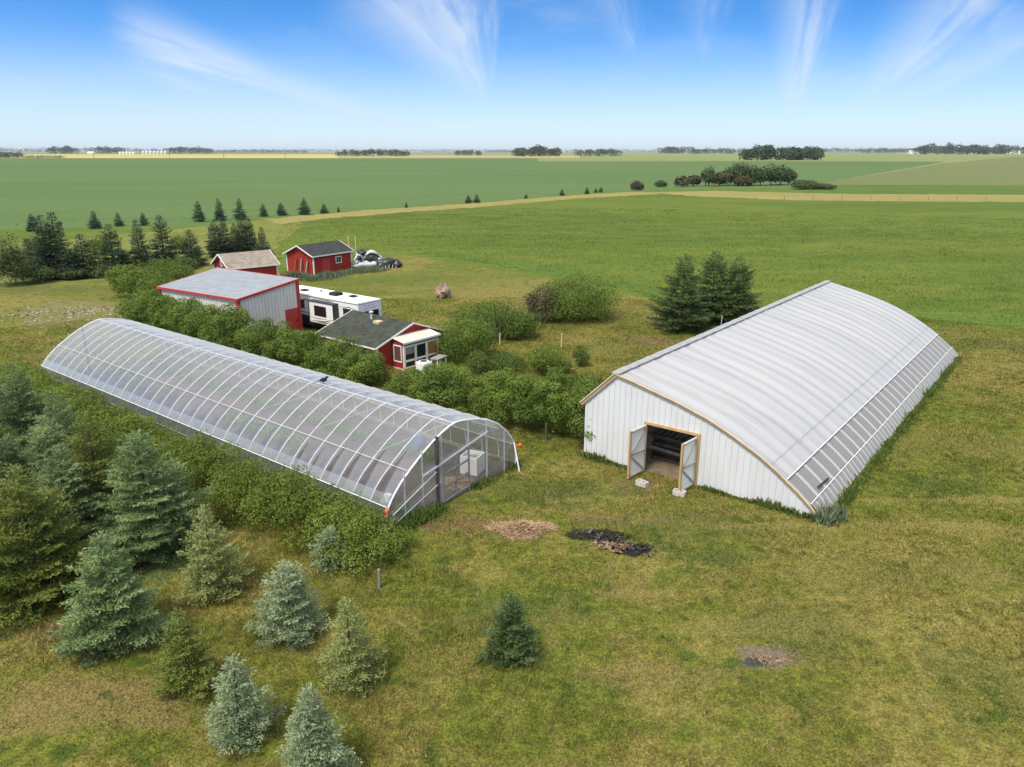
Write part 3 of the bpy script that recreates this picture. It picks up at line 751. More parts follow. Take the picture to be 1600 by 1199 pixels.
end_wall(.0, True); end_wall(GL, False)
for s in (1, -1):
    mb = MB(); mb.blob((-.16, s * 3.55, .86), (.075, .075, .09), 3 + s, 8, 6, .1); mb.beam((-.16, s * 3.55, .84), (-.02, s * 3.44, .88), .05); mb.beam((-.18, s * 3.62, .78), (-.22, s * 3.72, .66), .04)
    mb.build('crank_winder', m_orange, gh)


def gworld(x, y): return GA + gd * x + np.array((gd[1], -gd[0])) * -y   # local (x, +y camera side) -> plan


def gl(x, y):
    n = np.array((-gd[1], gd[0])); return GA + gd * x + n * y


sheet('soil', [(*gl(-.05, 3.4), 0), (*gl(-.05, -3.4), 0), (*gl(GL, -3.4), 0), (*gl(GL, 3.4), 0)], .112, m_soil, 0, 2, 17)
for i, (yy, x0, x1, dens, hh, lab) in enumerate([
        (2.45, .4, 25.5, 70, .42, 'row of low green vegetables along the near wall inside the clear greenhouse'),
        (.95, 7.4, 13.5, 90, .75, 'short bushy green crop row in the middle of the clear greenhouse'),
        (-1.5, 3.0, 25.0, 60, .5, 'row of low green vegetables along the hedge side inside the clear greenhouse'),
        (.7, 18.5, 26.0, 80, .85, 'tall leafy crop row at the far end of the clear greenhouse')]):
    rng = np.random.default_rng(40 + i); lobes = []
    x = x0
    while x < x1:
        if rng.random() < .82: lobes.append(((x - x0, rng.normal(0, .1), hh * .45), (rng.uniform(.25, .42), rng.uniform(.25, .42), hh * rng.uniform(.4, .65))))
        x += .42
    c0 = gl(x0, yy); ro = thing('vegetable_row', lab, 'vegetables', (c0[0], c0[1], GZ + .012), grot, 'vegetable rows inside the greenhouse')
    V, t = leaf_cloud(rng, lobes, int((x1 - x0) * dens * 2.2), .13, .25)
    link(bpy.data.objects.new('leaves', polys_mesh('leaves', V, t, m_crops)), ro)
q = gl(.95, -1.95); t_ = thing('storage_bin', 'square white bin just inside the clear end wall of the greenhouse', 'bin', (q[0], q[1], GZ + .012), grot + .25)
mb = MB(); a = .36
mb.box(-a, a, -a, -a + .04, 0, .72).box(-a, a, a - .04, a, 0, .72).box(-a, -a + .04, -a + .04, a - .04, 0, .72).box(a - .04, a, -a + .04, a - .04, 0, .72).box(-a + .04, a - .04, -a + .04, a - .04, .0, .5)
mb.build('bin_body', m_white, t_); MB().box(-.25, .15, -.2, .2, .50, .62).build('contents', m_greywood, t_)
rngs = np.random.default_rng(8)


def straw_pile(name, label, cat, loc, rx, ry, h, n, mat=None, ln=.35):
    o = thing(name, label, cat, loc); rng = np.random.default_rng(int(abs(loc[0] * 100)) + n)
    a = rng.uniform(0, 6.283, n); rr = np.sqrt(rng.uniform(0, 1, n)) * (1 + .25 * np.sin(3 * a)); pos = np.stack([rr * np.cos(a) * rx, rr * np.sin(a) * ry, np.maximum(.02, h * (1 - rr) * rng.uniform(.2, 1.1, n))], 1)
    th = rng.uniform(0, 6.283, n); dr = unit(np.stack([np.cos(th), np.sin(th), rng.normal(0, .22, n)], 1))
    V = leaf_quads(pos - dr * ln / 2, dr, rng.normal(0, .4, (n, 3)) + (0, 0, 1), rng.uniform(.5, 1.3, n) * ln, rng.uniform(.02, .045, n)); V[..., 2] = np.maximum(V[..., 2], .008)
    link(bpy.data.objects.new('straw', polys_mesh('straw', V, rng.uniform(0, 1, n), mat or m_straw)), o); return o


q = gl(.75, -.75); straw_pile('straw_heap', 'low heap of brown straw inside the greenhouse beside the white bin', 'straw', (q[0], q[1], GZ + .013), .6, .5, .22, 500)
q = at(815, 832); straw_pile('straw_heap', 'pinkish dry straw heap on the lawn in front of the clear greenhouse', 'straw', (q[0], q[1], GZ), 1.05, .55, .30, 1500)
q = at(958, 858); straw_pile('straw_heap', 'pale straw scraps lying across the black ash patch', 'straw', (q[0], q[1], GZ + .01), .6, .3, .10, 130, None, .25)
q = at(1203, 1036); straw_pile('straw_heap', 'rusty brown scraps on the small bare dirt patch of the lawn', 'debris', (q[0], q[1], GZ + .01), .42, .2, .07, 60, m_rustbits, .2)
q = gl(4.2, -2.2); t_ = thing('tarp_bundle', 'blue tarpaulin bundle inside the clear greenhouse behind the white bin', 'tarp', (q[0], q[1], GZ + .012))
MB().blob((0, 0, .3), (.35, .3, .38), 4, 12, 8, .25).build('tarp', m_blue, t_, smooth=True)
q = gl(1.6, 1.9); t_ = thing('white_bucket', 'small white bucket on the greenhouse floor near its front corner', 'bucket', (q[0], q[1], GZ + .012))
MB().lathe([(.10, 0), (.13, .26), (.135, .28), (.115, .27), (.10, .05)], 12).build('bucket_body', m_white, t_); MB().tube([(-.13, 0, .26), (-.1, .12, .3), (0, .16, .31), (.1, .12, .3), (.13, 0, .26)], .006, 4).build('handle', m_galv, t_)
# ------------------------------------------------------------------ white barn
NL = at(912, 713)[:2]; NR = at(1282, 816)[:2]; BW = float(np.linalg.norm(NR - NL)); bd = (NR - NL) / BW
brot = math.atan2(bd[1], bd[0]); BLEN = 26.8
barn = thing('storage_barn', 'white greenhouse barn with ribbed steel front wall and long curved white film roof', 'barn', (NL[0], NL[1], GZ), brot)
SK = .030   # the long axis is not quite square to the front
RS, RZ = 1.35, 3.70
BPR = [(0, 2.36), (RS, RZ), (2.0, 3.57), (2.65, 3.41), (3.98, 3.08), (5.25, 2.68), (6.24, 2.24), (7.2, 1.75), (7.92, 1.27), (8.62, .75), (9.05, .38), (9.39, .0)]


def bpt(s, y, z): return (s + SK * y, y, z)


def bz(s):
    for (a, za), (b, zb) in zip(BPR, BPR[1:]):
        if a <= s <= b: return za + (zb - za) * (s - a) / (b - a)
    return 0


D0, D1, DZ = 2.76, 4.86, 1.97
fw = MB(); T = .05


def wall_piece(s0, s1, zlow=0.0, y=0.0, mb=None):
    ss = [s0] + [s for s, _ in BPR if s0 < s < s1] + [s1]
    pts = [(s0 + SK * y, y, zlow), (s1 + SK * y, y, zlow)] + [(s + SK * y, y, max(zlow, bz(s) - .03)) for s in ss[::-1]]
    if pts[1][2] == pts[2][2]: pts.pop(2)
    (mb or fw).slab(pts, T)


wall_piece(0, D0); wall_piece(D0, D1, DZ); wall_piece(D1, 9.37)
k = 0
while .1 + k * .24 < 9.3:
    s_ = .1 + k * .24; k += 1
    z0_ = DZ + .12 if D0 - .12 < s_ < D1 + .12 else .0
    if bz(s_) - .1 > z0_ + .05: fw.box(s_ - .022, s_ + .022, -.022, .001, z0_, bz(s_) - .12)
fw.build('front_wall', m_barnmetal, barn)
bw = MB(); wall_piece(0, 9.37, 0, BLEN - .05, bw); bw.build('back_wall', m_barnmetal, barn)
MB().add([bpt(0, T, 0), bpt(0, BLEN, 0), bpt(0, BLEN, 2.33), bpt(0, T, 2.33)], [(0, 1, 2, 3)]).build('side_wall', m_barnmetal, barn)
lr = MB(); lr.slab([bpt(-.12, -.10, 2.28), bpt(RS, -.10, RZ + .03), bpt(RS, BLEN + .05, RZ + .03), bpt(-.12, BLEN + .05, 2.28)], .04); lr.build('side_roof', m_leftroof, barn)
# curved film roof with a shallow fold at every hoop
NBH = 30; bsp = BLEN / NBH; SUB = 4; S_SEAM = 8.12
roofp = [(s, z) for s, z in BPR[1:] if s < S_SEAM] + [(S_SEAM, bz(S_SEAM))]
dense = []
for (a, za), (b, zb) in zip(roofp, roofp[1:]):
    for k in range(3): dense.append((a + (b - a) * k / 3, za + (zb - za) * k / 3))
dense.append(roofp[-1])
# smooth the profile
for _ in range(3): dense = [dense[0]] + [((p[0] + 2 * q_[0] + r_[0]) / 4, (p[1] + 2 * q_[1] + r_[1]) / 4) for p, q_, r_ in zip(dense, dense[1:], dense[2:])] + [dense[-1]]
rr_ = random.Random(9); sg = [rr_.uniform(.3, 1.5) for _ in range(NBH + 1)]; rows = []
for i in range(NBH * SUB + 1):
    y = -.03 + i * (BLEN + .06) / (NBH * SUB); ph = (i % SUB) / SUB; base_s = .075 * sg[i // SUB] * (1 - (2 * ph - 1) ** 2)
    rows.append([bpt(s - base_s * .5 * (j / len(dense)), y, z + .035 - base_s * (.35 + .65 * min(1, j / 10))) for j, (s, z) in enumerate(dense)])
nr = len(dense); rf = MB()
rf.add([p for r_ in rows for p in r_], [(i * nr + j, i * nr + j + 1, (i + 1) * nr + j + 1, (i + 1) * nr + j) for i in range(len(rows) - 1) for j in range(nr - 1)])
rf.build('roof_film', m_roof, barn, smooth=True)


def side_band(s0, s1, mat, name, wav, out):
    mb = MB(); n = NBH * SUB; rows = []
    for i in range(n + 1):
        y = .02 + i * (BLEN - .04) / n; ph = (i % SUB) / SUB; sag = -wav * (1 - (2 * ph - 1) ** 2) if i % SUB else 0
        rows.append([bpt(s + out + sag * .8, y, max(.02, z + out * .6 + sag * .4)) for s, z in [(s0 + (s1 - s0) * k / 4, bz(s0 + (s1 - s0) * k / 4)) for k in range(5)]])
    mb.add([p for r_ in rows for p in r_], [(i * 5 + j, i * 5 + j + 1, (i + 1) * 5 + j + 1, (i + 1) * 5 + j) for i in range(n) for j in range(4)])
    return mb.build(name, mat, barn, smooth=True)


side_band(S_SEAM + .04, 8.98, m_curtain, 'side_curtain', .05, .01)
side_band(8.96, 9.38, m_curtain2, 'lower_curtain', .035, .05)
MB().beam(bpt(S_SEAM + .03, -.05, bz(S_SEAM) + .04), bpt(S_SEAM + .03, BLEN, bz(S_SEAM) + .04), .03, .045).build('seam_board', m_whitepipe, barn)
MB().tube([bpt(9.02, -.02, bz(8.98) + .06), bpt(9.02, BLEN * .4, bz(8.98) + .03), bpt(9.02, BLEN, bz(8.98) + .06)], .02, 6).build('roll_pipe', m_whitepipe, barn)
MB().tube([bpt(7.55, 0, bz(7.55) + .05), bpt(7.55, BLEN, bz(7.55) + .05)], .006, 4).build('cord', m_greywood, barn)
for i in range(NBH + 1):
    y = min(max(.06, i * bsp), BLEN - .1)
    MB().tube([bpt(s - .03, y, max(0, z - .04)) for s, z in BPR[1:]], .022, 5).build('hoop', m_galv, barn)
cap = MB()
for i in range(54):
    y = -.1 + i * (BLEN + .15) / 54; h_ = .012 * (i % 2)
    cap.beam(bpt(RS, y, RZ + .05 + h_), bpt(RS, y + (BLEN + .15) / 54 - .002, RZ + .05 + h_), .34, .05)
cap.build('ridge_cap', m_ridge, barn)
tr1 = MB(); tr1.beam(bpt(-.16, -.06, 2.20), bpt(RS, -.06, RZ - .02), .06, .16); tr1.build('trim_board', m_newwood, barn)
tr1 = MB(); tr1.beam(bpt(-.18, -.11, 2.27), bpt(RS, -.11, RZ + .07), .05, .05); tr1.build('trim_strip', m_palewood, barn)
seg = MB(); seg2 = MB()
pp = [(RS, RZ)] + BPR[2:]
for (a, za), (b, zb) in zip(pp, pp[1:]):
    seg.beam(bpt(a, -.055, za - .045), bpt(b + .01, -.055, zb - .045), .05, .07)
    seg2.beam(bpt(a, -.075, za + .015), bpt(b + .01, -.075, zb + .015), .08, .03)
seg.build('trim_board', m_newwood, barn); seg2.build('trim_strip', m_palewood, barn)
fr = MB(); fr.beam((D0 - .04, -.03, 0), (D0 - .04, -.03, DZ + .06), .07, .08).beam((D1 + .04, -.03, 0), (D1 + .04, -.03, DZ + .06), .07, .08).beam((D0 - .08, -.035, DZ + .05), (D1 + .08, -.035, DZ + .05), .08, .09)
fr.build('door_frame', m_newwood, barn)


def barn_door(hx, ang, side):
    """leaf hinged at hx, swung outwards; the steel face is turned away, the timber frame shows"""
    dw, dh = 1.02, 1.92
    h = bpy.data.objects.new('door', None); h.empty_display_size = .2; link(h, barn)
    h.location = (hx * K, -.09 * K, .06 * K); h.rotation_euler = (0, 0, ang)
    MB().box(.02, dw, -.012, .012, .02, dh).build('door_panel', m_doorwhite, h)
    o = .035 * side
    f = MB()
    for z in (.06, dh * .48, dh - .06): f.beam((.05, o, z), (dw - .05, o, z), .035, .06)
    f.beam((.06, o * 1.0, .12), (.06, o, dh - .1), .04, .06)
    f.build('door_frame', m_doorwood, h)
    f2 = MB(); f2.beam((.10, o * 1.1, .14), (dw - .1, o * 1.1, dh * .48 - .06), .03, .055); f2.beam((dw - .12, o * 1.1, dh * .48 + .06) if side > 0 else (dw - .12, o * 1.1, dh - .12), (.12, o * 1.1, dh - .12) if side > 0 else (.12, o * 1.1, dh * .48 + .06), .03, .055)
    f2.build('door_brace', m_doorwood, h)
    MB().beam((dw, o * .5, .0), (dw, o * .5, dh + .01), .07, .09).build('edge_post', m_newwood, h)
    return h


a1 = at(996, 757)[:2] - NL; h1 = at(1012, 754)[:2] - NL
barn_door(D0 + .02, R(-98), 1)
barn_door(D1 - .02, R(-97), 1)
MB().beam(bpt(8.86, 1.2, bz(8.86) + .07), bpt(8.9, 2.3, bz(8.9) + .07), .07, .012).build('tear_shade_strip', m_rubber, barn)  # solid black strip in place of the dark inside of a tear
# things in and around the barn
for i, (s, y, lab) in enumerate([(D0 - .12, -1.12, 'hollow concrete block propping open the left barn door leaf'), (D1 - .42, -1.12, 'hollow concrete block propping open the right barn door leaf')]):
    b_ = at(1003, 762) if i == 0 else at(1061, 777)
    o = thing('concrete_block', lab, 'block', (b_[0], b_[1], GZ), brot + (.1 if i else -.15), 'concrete blocks at the barn doors')
    mb = MB(); X, Y, Z = .22, .12, .19
    mb.box(-X, X, -Y, -Y + .035, 0, Z).box(-X, X, Y - .035, Y, 0, Z)
    for x in (-X, -.02, X - .04): mb.box(x, x + .04, -Y + .035, Y - .035, 0, Z)
    mb.box(-X + .04, X - .04, -Y + .035, Y - .035, 0, .05); mb.build('block_body', m_concrete, o)


def bl(s, y): 
    n = np.array((-bd[1], bd[0])); return NL + bd * (s + SK * y) + n * y


q = bl(0, 0); sheet('barn_floor', [(*bl(.05, .06), 0), (*bl(9.3, .06), 0), (*bl(9.3, BLEN - .1), 0), (*bl(.05, BLEN - .1), 0)], .112, m_dirt, 0, 2, 18)
q = bl(3.9, 2.3); t_ = thing('lumber_stack', 'dark stack of sheets under black plastic seen through the open barn doors', 'stack', (q[0], q[1], GZ + .012), brot)
for i in range(7): MB().box(-1.6 + .03 * (i % 3), 1.7 - .05 * (i % 2), -1.0 + .06 * (i % 2), 3.0, .02 + i * .15, .13 + i * .15).build('sheet_layer', m_blackplastic if i % 2 else m_darkwood, t_)
pl = MB()
for i in range(14):
    x = -1.55 + i * .24; pl.beam((x, -1.0, 1.10 + .03 * (i % 2)), (x + .35, 3.0, 1.30 + .05 * (i % 3)), .16, .04)
pl.build('top_boards', m_greywood if False else m_blackplastic, t_)
MB().beam((-1.7, -1.12, .55), (1.75, -1.12, .42), .06, .10).build('front_rail', m_greywood, t_)
q = bl(2.9, 5.0); t_ = thing('plank_stack', 'brown plank stack deep inside the open barn doorway', 'planks', (q[0], q[1], GZ + .012), brot)
for i in range(6): MB().box(-2.0, .3, 1.0, 1.4, .05 + i * .28, .26 + i * .28).build('plank', m_darkwood if i % 2 else m_newwood, t_)

# ------------------------------------------------------------------ gable building kit (local +X right, +Y back from the front gable)
def gable(t, x0, x1, L, ze, zr, xr, wall, roofm, trim, over=.18, front_over=.15, th=.06, trimw=.09):
    w_ = MB(); ys = (0.0, L)
    pts = [(x0, 0), (x1, 0), (x1, ze), (xr, zr), (x0, ze)]
    w_.add([(x, ys[0], z) for x, z in pts] + [(x, ys[1], z) for x, z in pts], [(0, 1, 2, 3, 4), (9, 8, 7, 6, 5)] + [(i, i + 5, (i + 1) % 5 + 5, (i + 1) % 5) for i in (1, 4)])
    w_.build('wall', wall, t)
    for sx, xe in ((-1, x0), (1, x1)):
        sl = (zr - ze) / abs(xe - xr); e = (xe + sx * over, ze - sl * over + .03); rdg = (xr, zr + .03)
        r_ = MB(); p = [(rdg[0], -front_over, rdg[1] + th), (e[0], -front_over, e[1] + th), (e[0], L + front_over, e[1] + th), (rdg[0], L + front_over, rdg[1] + th)]
        if sx > 0: r_.slab(p, th)
        else: r_.slab(p[::-1], th)
        r_.build('roof', roofm, t)
        for yy in (-front_over - .02, L + front_over + .02):
            MB().beam((rdg[0], yy, rdg[1] + .02), (e[0], yy, e[1] + .02), .04, trimw).build('fascia', trim, t)
        MB().beam((e[0] + sx * .02, -front_over, e[1] + .03), (e[0] + sx * .02, L + front_over, e[1] + .03), .03, trimw).build('fascia', trim, t)
    for x in (x0, x1):
        for y in ys: MB().box(x - .06, x + .06, y - .06 if y == 0 else y - .03, y + .03 if y == 0 else y + .06, 0, ze - .02).build('corner_board', trim, t)


def shingle(name, c1, c2):
    m, nt, b = principled(name, c1, .95, .15); o = nt.obj()
    br = nt.new('ShaderNodeTexBrick'); nt.l.new(nt.mapping(o, rot=(0, 0, math.pi / 2)), br.inputs[0])
    br.inputs['Scale'].default_value = 2.4; br.inputs['Color1'].default_value = (*c1, 1); br.inputs['Color2'].default_value = (*c2, 1); br.inputs['Mortar'].default_value = (*[x * .5 for x in c1], 1)
    br.inputs['Mortar Size'].default_value = .01; br.inputs['Row Height'].default_value = .25; br.inputs['Brick Width'].default_value = .8
    f = nt.ramp(nt.noise(o, 1.6, 6, .65), .3, .75)
    nt.put(b.inputs['Base Color'], nt.mix(nt.math('MULTIPLY', f, .6), br.outputs[0], tuple(x * 1.5 for x in c2)))
    return m


m_sh_dark = shingle('dark green shingles', (.030, .036, .028), (.055, .062, .050))
m_sh_black = shingle('charcoal shingles', (.030, .034, .034), (.045, .05, .05))
m_sh_brown = shingle('weathered brown shingles', (.20, .165, .135), (.27, .23, .195))


def facing(d): return math.atan2(d[1], d[0]) - math.pi / 2     # local +Y along d


def window(t, x, z, wd, h, y=0.0, name='window', glass=None, axis='x', bars=1, fr_=.06):
    """framed window on a face: axis x -> in the plane y=const (front), axis y -> plane x=const (pass x as y)"""
    f = MB(); g = MB(); o = -.035

    def B(mb, a0, a1, z0, z1, d0, d1):
        if axis == 'x': mb.box(a0, a1, y + d0, y + d1, z0, z1)
        else: mb.box(y - d1, y - d0, a0, a1, z0, z1) if axis == 'y' else mb.box(y + d0, y + d1, a0, a1, z0, z1)
    B(f, x - fr_, x, z - fr_, z + h + fr_, -.05, .0); B(f, x + wd, x + wd + fr_, z - fr_, z + h + fr_, -.05, .0)
    B(f, x, x + wd, z - fr_, z, -.05, .0); B(f, x, x + wd, z + h, z + h + fr_, -.05, .0)
    for k in range(1, bars): B(f, x + wd * k / bars - .02, x + wd * k / bars + .02, z, z + h, -.04, .0)
    fo = f.build(name, m_white, t); B(g, x, x + wd, z, z + h, -.012, .0); g.build('pane', glass or m_glass, fo)
    return fo


# cottage
cA = at(644, 506, 2.4)[:2]; cB = at(553, 487, 2.4)[:2]; cd = (cB - cA) / np.linalg.norm(cB - cA); CL = float(np.linalg.norm(cB - cA))
ct = thing('cottage', 'small red clapboard cottage with dark shingle roof and white glazed porch', 'cottage', (cA[0], cA[1], GZ), facing(cd))
gable(ct, -2.75, 2.55, CL, 1.40, 2.32, 0, m_red, m_sh_dark, m_white, .20, .12)
MB().box(-.85, -.45, 2.0, 2.5, 1.98, 2.27).build('roof_hatch', m_palewood, ct)
MB().lathe([(.07, 1.95), (.07, 2.62), (.13, 2.62), (.14, 2.68), (.05, 2.74)], 10, (-.45, 3.1, 0)).build('chimney', m_galv, ct)
MB().lathe([(.05, 1.6), (.05, 2.25), (.055, 2.26)], 8, (-1.55, 2.6, 0)).build('vent_pipe', m_rust, ct)
PX0, PX1, PY = -1.62, 1.15, -.95
pc = bpy.data.objects.new('porch', None); pc.empty_display_size = .2; link(pc, ct)
MB().box(PX0, PX1, PY, -.002, 0, .10).build('porch_base', m_palewood, pc)
pr = MB(); pr.slab([(PX0 - .08, PY - .12, 1.66), (PX1 + .08, PY - .12, 1.66), (PX1 + .08, -.02, 1.84), (PX0 - .08, -.02, 1.84)], .04)
for k in range(9): pr.beam((PX0 + .1 + k * .32, PY - .12, 1.665), (PX0 + .1 + k * .32, -.03, 1.845), .03, .02)
pr.build('porch_roof', m_cream, pc)
MB().beam((PX0 - .08, PY - .14, 1.615), (PX1 + .08, PY - .14, 1.615), .04, .10).build('fascia', m_white, pc)
MB().box(PX0 + .04, PX1 - .04, PY, PY + .05, 1.42, 1.60).build('beam', m_greywood, pc)
fw_ = MB()
xs3 = [PX0, PX0 + .13, PX0 + .84, PX0 + 1.0, PX0 + 1.71, PX0 + 1.88, PX1 - .14, PX1]
for i in range(0, 8, 2): fw_.box(xs3[i], xs3[i + 1], PY - .03, PY + .05, .1, 1.42)
for i in (1, 3, 5): fw_.box(xs3[i], xs3[i + 1], PY - .025, PY + .04, .46, .58)
fw_.box(PX0, PX1, PY - .028, PY + .045, 1.32, 1.40).box(PX0, PX1, PY - .028, PY + .045, .10, .17); fw_.build('porch_frame', m_white, pc)
for k, (i, mt) in enumerate(((1, m_glass), (3, m_glass), (5, m_amber))):
    MB().box(xs3[i], xs3[i + 1], PY, PY + .015, .58, 1.32).build('pane', mt, pc); MB().box(xs3[i], xs3[i + 1], PY, PY + .015, .17, .46).build('pane', m_glass, pc)
MB().box(xs3[1] + .02, xs3[2] - .02, PY - .004, PY - .001, .9, 1.3).build('blind', m_greywood, pc)
MB().box(PX0 + .02, PX0 + .05, PY + .06, -.005, .1, 1.60).build('porch_wall', m_red, pc)
window(pc, PY + .20, .50, .56, .86, PX0 + .02, axis='q', glass=weathered('screen', (.13, .05, .05), (.10, .04, .04), .8))
MB().box(PX1 - .05, PX1 - .02, PY + .06, -.005, .1, 1.60).build('porch_wall', m_red, pc)

# red sheds
a_, b_, c_ = at(452, 425)[:2], at(490, 431)[:2], at(548, 421)[:2]
d_ = (c_ - b_); SL = float(np.linalg.norm(d_)); d_ /= SL; SW = float(np.linalg.norm(b_ - a_)); mid_ = (a_ + b_) / 2
s2 = thing('shed', 'red shed with charcoal gable roof and a small white-framed window', 'shed', (mid_[0], mid_[1], GZ), facing(d_))
gable(s2, -SW / 2, SW / 2, SL, 1.86, 2.72, 0, m_red, m_sh_black, m_white, .25, .3, trimw=.12)
window(s2, 2.95, .85, .62, .62, SW / 2, axis='q2', bars=2) if False else None
fo = MB(); X = SW / 2
fo.box(X, X + .05, 2.92, 3.0, .78, 1.5).box(X, X + .05, 3.64, 3.72, .78, 1.5).box(X, X + .05, 3.0, 3.64, .78, .86).box(X, X + .05, 3.0, 3.64, 1.42, 1.5).box(X, X + .04, 3.30, 3.34, .86, 1.42)
fo = fo.build('window', m_white, s2); MB().box(X, X + .015, 3.0, 3.64, .86, 1.42).build('pane', m_glass, fo)
MB().box(X, X + .04, 1.0, 2.15, .05, 1.45).build('door', m_redtrim, s2)
MB().box(X, X + .06, .35, 2.4, 1.48, 1.56).build('door_track', m_redtrim, s2)
lean = ['leftmost weathered board leaning on the gable end of the red shed', 'middle weathered board leaning on the gable end of the red shed', 'rightmost weathered board leaning on the gable end of the red shed']
for k, lab in enumerate(lean):
    bx = mid_ + np.array((-d_[1], d_[0])) * (-1) * (-.55 + .85 * k) * 1.0 - d_ * .42
    o = thing('leaning_board', lab, 'board', (bx[0], bx[1], GZ), facing(d_), 'boards leaning on the red shed')
    MB().beam((0, 0, 0), (.04, .34, 1.35 + .15 * (k % 2)), .16, .05, (0, 1, 0)).build('board', m_greywood if k else m_rust, o)
# brown roofed shed
s1 = thing('shed', 'red shed with weathered brown shingle roof behind the white workshop', 'shed', (-26.3, 66.7, GZ), facing((.76, .65)))
gable(s1, -1.95, 1.95, 4.3, 1.98, 2.98, 0, m_red, m_sh_brown, m_white, .22, .25, trimw=.12)
window(s1, -.15, 2.0, .3, .38, 0.0, axis='x')

# white workshop, single slope roof
q0 = np.array((-17.15, 45.35)); qC = np.array((-14.55, 49.4)); qA = np.array((-24.0, 49.7)); qD = np.array((-21.75, 54.2))
dx = (qC - q0); SWx = float(np.linalg.norm(dx)); ang = math.atan2(dx[1], dx[0])
ws = thing('workshop', 'white steel workshop with grey metal roof and red trim', 'workshop', (q0[0], q0[1], GZ), ang)
ca, sa = math.cos(ang), math.sin(ang)


def loc(p): p = p - q0; return np.array((p[0] * ca + p[1] * sa, -p[0] * sa + p[1] * ca))


lC, lA, lD = loc(qC), loc(qA), loc(qD); Z0, Z1 = 3.03, 3.62
for nm_, p, za, r_, zb in [('wall', (0, 0), Z0, lC, Z1), ('wall', lC, Z1, lD, Z1), ('wall', lD, Z1, lA, Z0), ('wall', lA, Z0, (0, 0), Z0)]:
    wm = MB(); wm.slab([(p[0], p[1], 0), (r_[0], r_[1], 0), (r_[0], r_[1], zb), (p[0], p[1], za)], .06)
    L_ = math.hypot(r_[0] - p[0], r_[1] - p[1]); ux, uy = (r_[0] - p[0]) / L_, (r_[1] - p[1]) / L_
    for k in range(1, int(L_ / .26)):
        f_ = k * .26 / L_; x_, y_ = p[0] + ux * k * .26 + uy * .012, p[1] + uy * k * .26 - ux * .012
        if nm_ == 'wall' and r_ is lC and x_ > lC[0] - 1.5: z_ = 1.78
        else: z_ = .0
        wm.beam((x_, y_, z_), (x_, y_, za + (zb - za) * f_ - .08), .04)
    wm.build(nm_, m_shopwall, ws)
ov = .14
rf = MB(); R0 = [(-ov, -ov), (lC[0] + ov, lC[1] - ov), (lD[0] + ov, lD[1] + ov), (lA[0] - ov, lA[1] + ov)]
rf.slab([(R0[0][0], R0[0][1], Z0 + .08), (R0[1][0], R0[1][1], Z1 + .08), (R0[2][0], R0[2][1], Z1 + .08), (R0[3][0], R0[3][1], Z0 + .08)], .05); rf.build('roof', m_shoproof, ws)
for (p, r_, za, zb) in [(R0[0], R0[1], Z0, Z1), (R0[1], R0[2], Z1, Z1), (R0[2], R0[3], Z1, Z0), (R0[3], R0[0], Z0, Z0)]:
    MB().beam((p[0], p[1], za + .02), (r_[0], r_[1], zb + .02), .07, .15).build('trim', m_redtrim, ws)
for p, z in [((0, 0), Z0), (lC, Z1), (lA, Z0)]: MB().box(p[0] - .1, p[0] + .1, p[1] - .1, p[1] + .1, 0, z - .05).build('corner_trim', m_redtrim, ws)
dd_ = MB(); dd_.box(lC[0] - 1.2, lC[0] - .14, -.06, .03, 0, 1.75); dd_.build('door', m_redtrim, ws); MB().box(lC[0] - .35, lC[0] - .25, -.12, -.06, .85, .95).build('lamp', m_rubber, ws)

# ------------------------------------------------------------------ travel trailer
zT = 2.5; rA = at(559, 476, zT)[:2]; rB = at(597, 468, zT)[:2]; rC = at(468, 459.5, zT)[:2]
rx = (rC - rA); RL0 = float(np.linalg.norm(rx)); rx /= RL0; RWd = 2.05; RL = 8.6
rv = thing('travel_trailer', 'white travel trailer with dark swoosh stripes and a slide-out, parked by the workshop', 'trailer', (rA[0], rA[1], GZ), math.atan2(rx[1], rx[0]))
# local +X forward (away from rear cap), near side is y=0 face, body extends to -Y
bdy = MB(); b0, b1 = .55, zT
bdy.box(0, RL, -RWd, 0, b0, b1 - .04); bdy.build('body', m_rvwhite, rv, bevel=.06)
MB().box(.02, RL - .05, -RWd + .03, -.03, b1 - .045, b1).build('roof', m_rvwhite, rv, bevel=.02)
MB().box(.4, RL - .3, -RWd + .1, -.1, .28, b0).build('chassis', m_rubber, rv)
for yy in (-.12, -RWd + .12):
    for xx in (2.7, 3.5):
        wh = MB(); wh.tube([(xx, yy - .1, .33), (xx, yy + .1, .33)], .33, 16); wo = wh.build('wheel', m_rubber, rv); MB().tube([(xx, yy - .105, .33), (xx, yy + .105, .33)], .18, 12).build('rim', m_galv, wo)
tr_ = MB(); tr_.box(.0, RL, .002, .02, b1 - .12, b1 - .08); tr_.box(-.02, -.002, -RWd, 0, b1 - .12, b1 - .085); tr_.build('roof_trim', m_rvdark, rv)
# slide-out
sl = MB(); sl.box(2.0, 4.55, .002, .42, .75, 2.18); so = sl.build('slide_out', m_rvwhite, rv, bevel=.02)
e_ = MB()
for (x0, x1, y0, y1, z0, z1) in [(1.96, 2.04, .0, .45, .72, 2.22), (4.51, 4.59, .0, .45, .72, 2.22), (1.96, 4.59, .0, .46, 2.18, 2.24)]: e_.box(x0, x1, y0, y1, z0, z1)
e_.build('edge_trim', m_rvdark, so)
MB().box(2.75, 4.0, .42, .435, 1.25, 1.95).build('window', m_glass, so)
MB().box(1.945, 1.96, .09, .36, 1.2, 1.9).build('window', m_glass, so)
MB().box(5.6, 6.5, .0, .015, 1.45, 2.05).build('window', m_glass, rv); MB().box(.7, 1.5, .0, .015, 1.4, 2.0).build('window', m_glass, rv)
MB().box(-.016, 0, -1.75, -.45, 1.15, 1.85).build('rear_window', m_glass, rv)
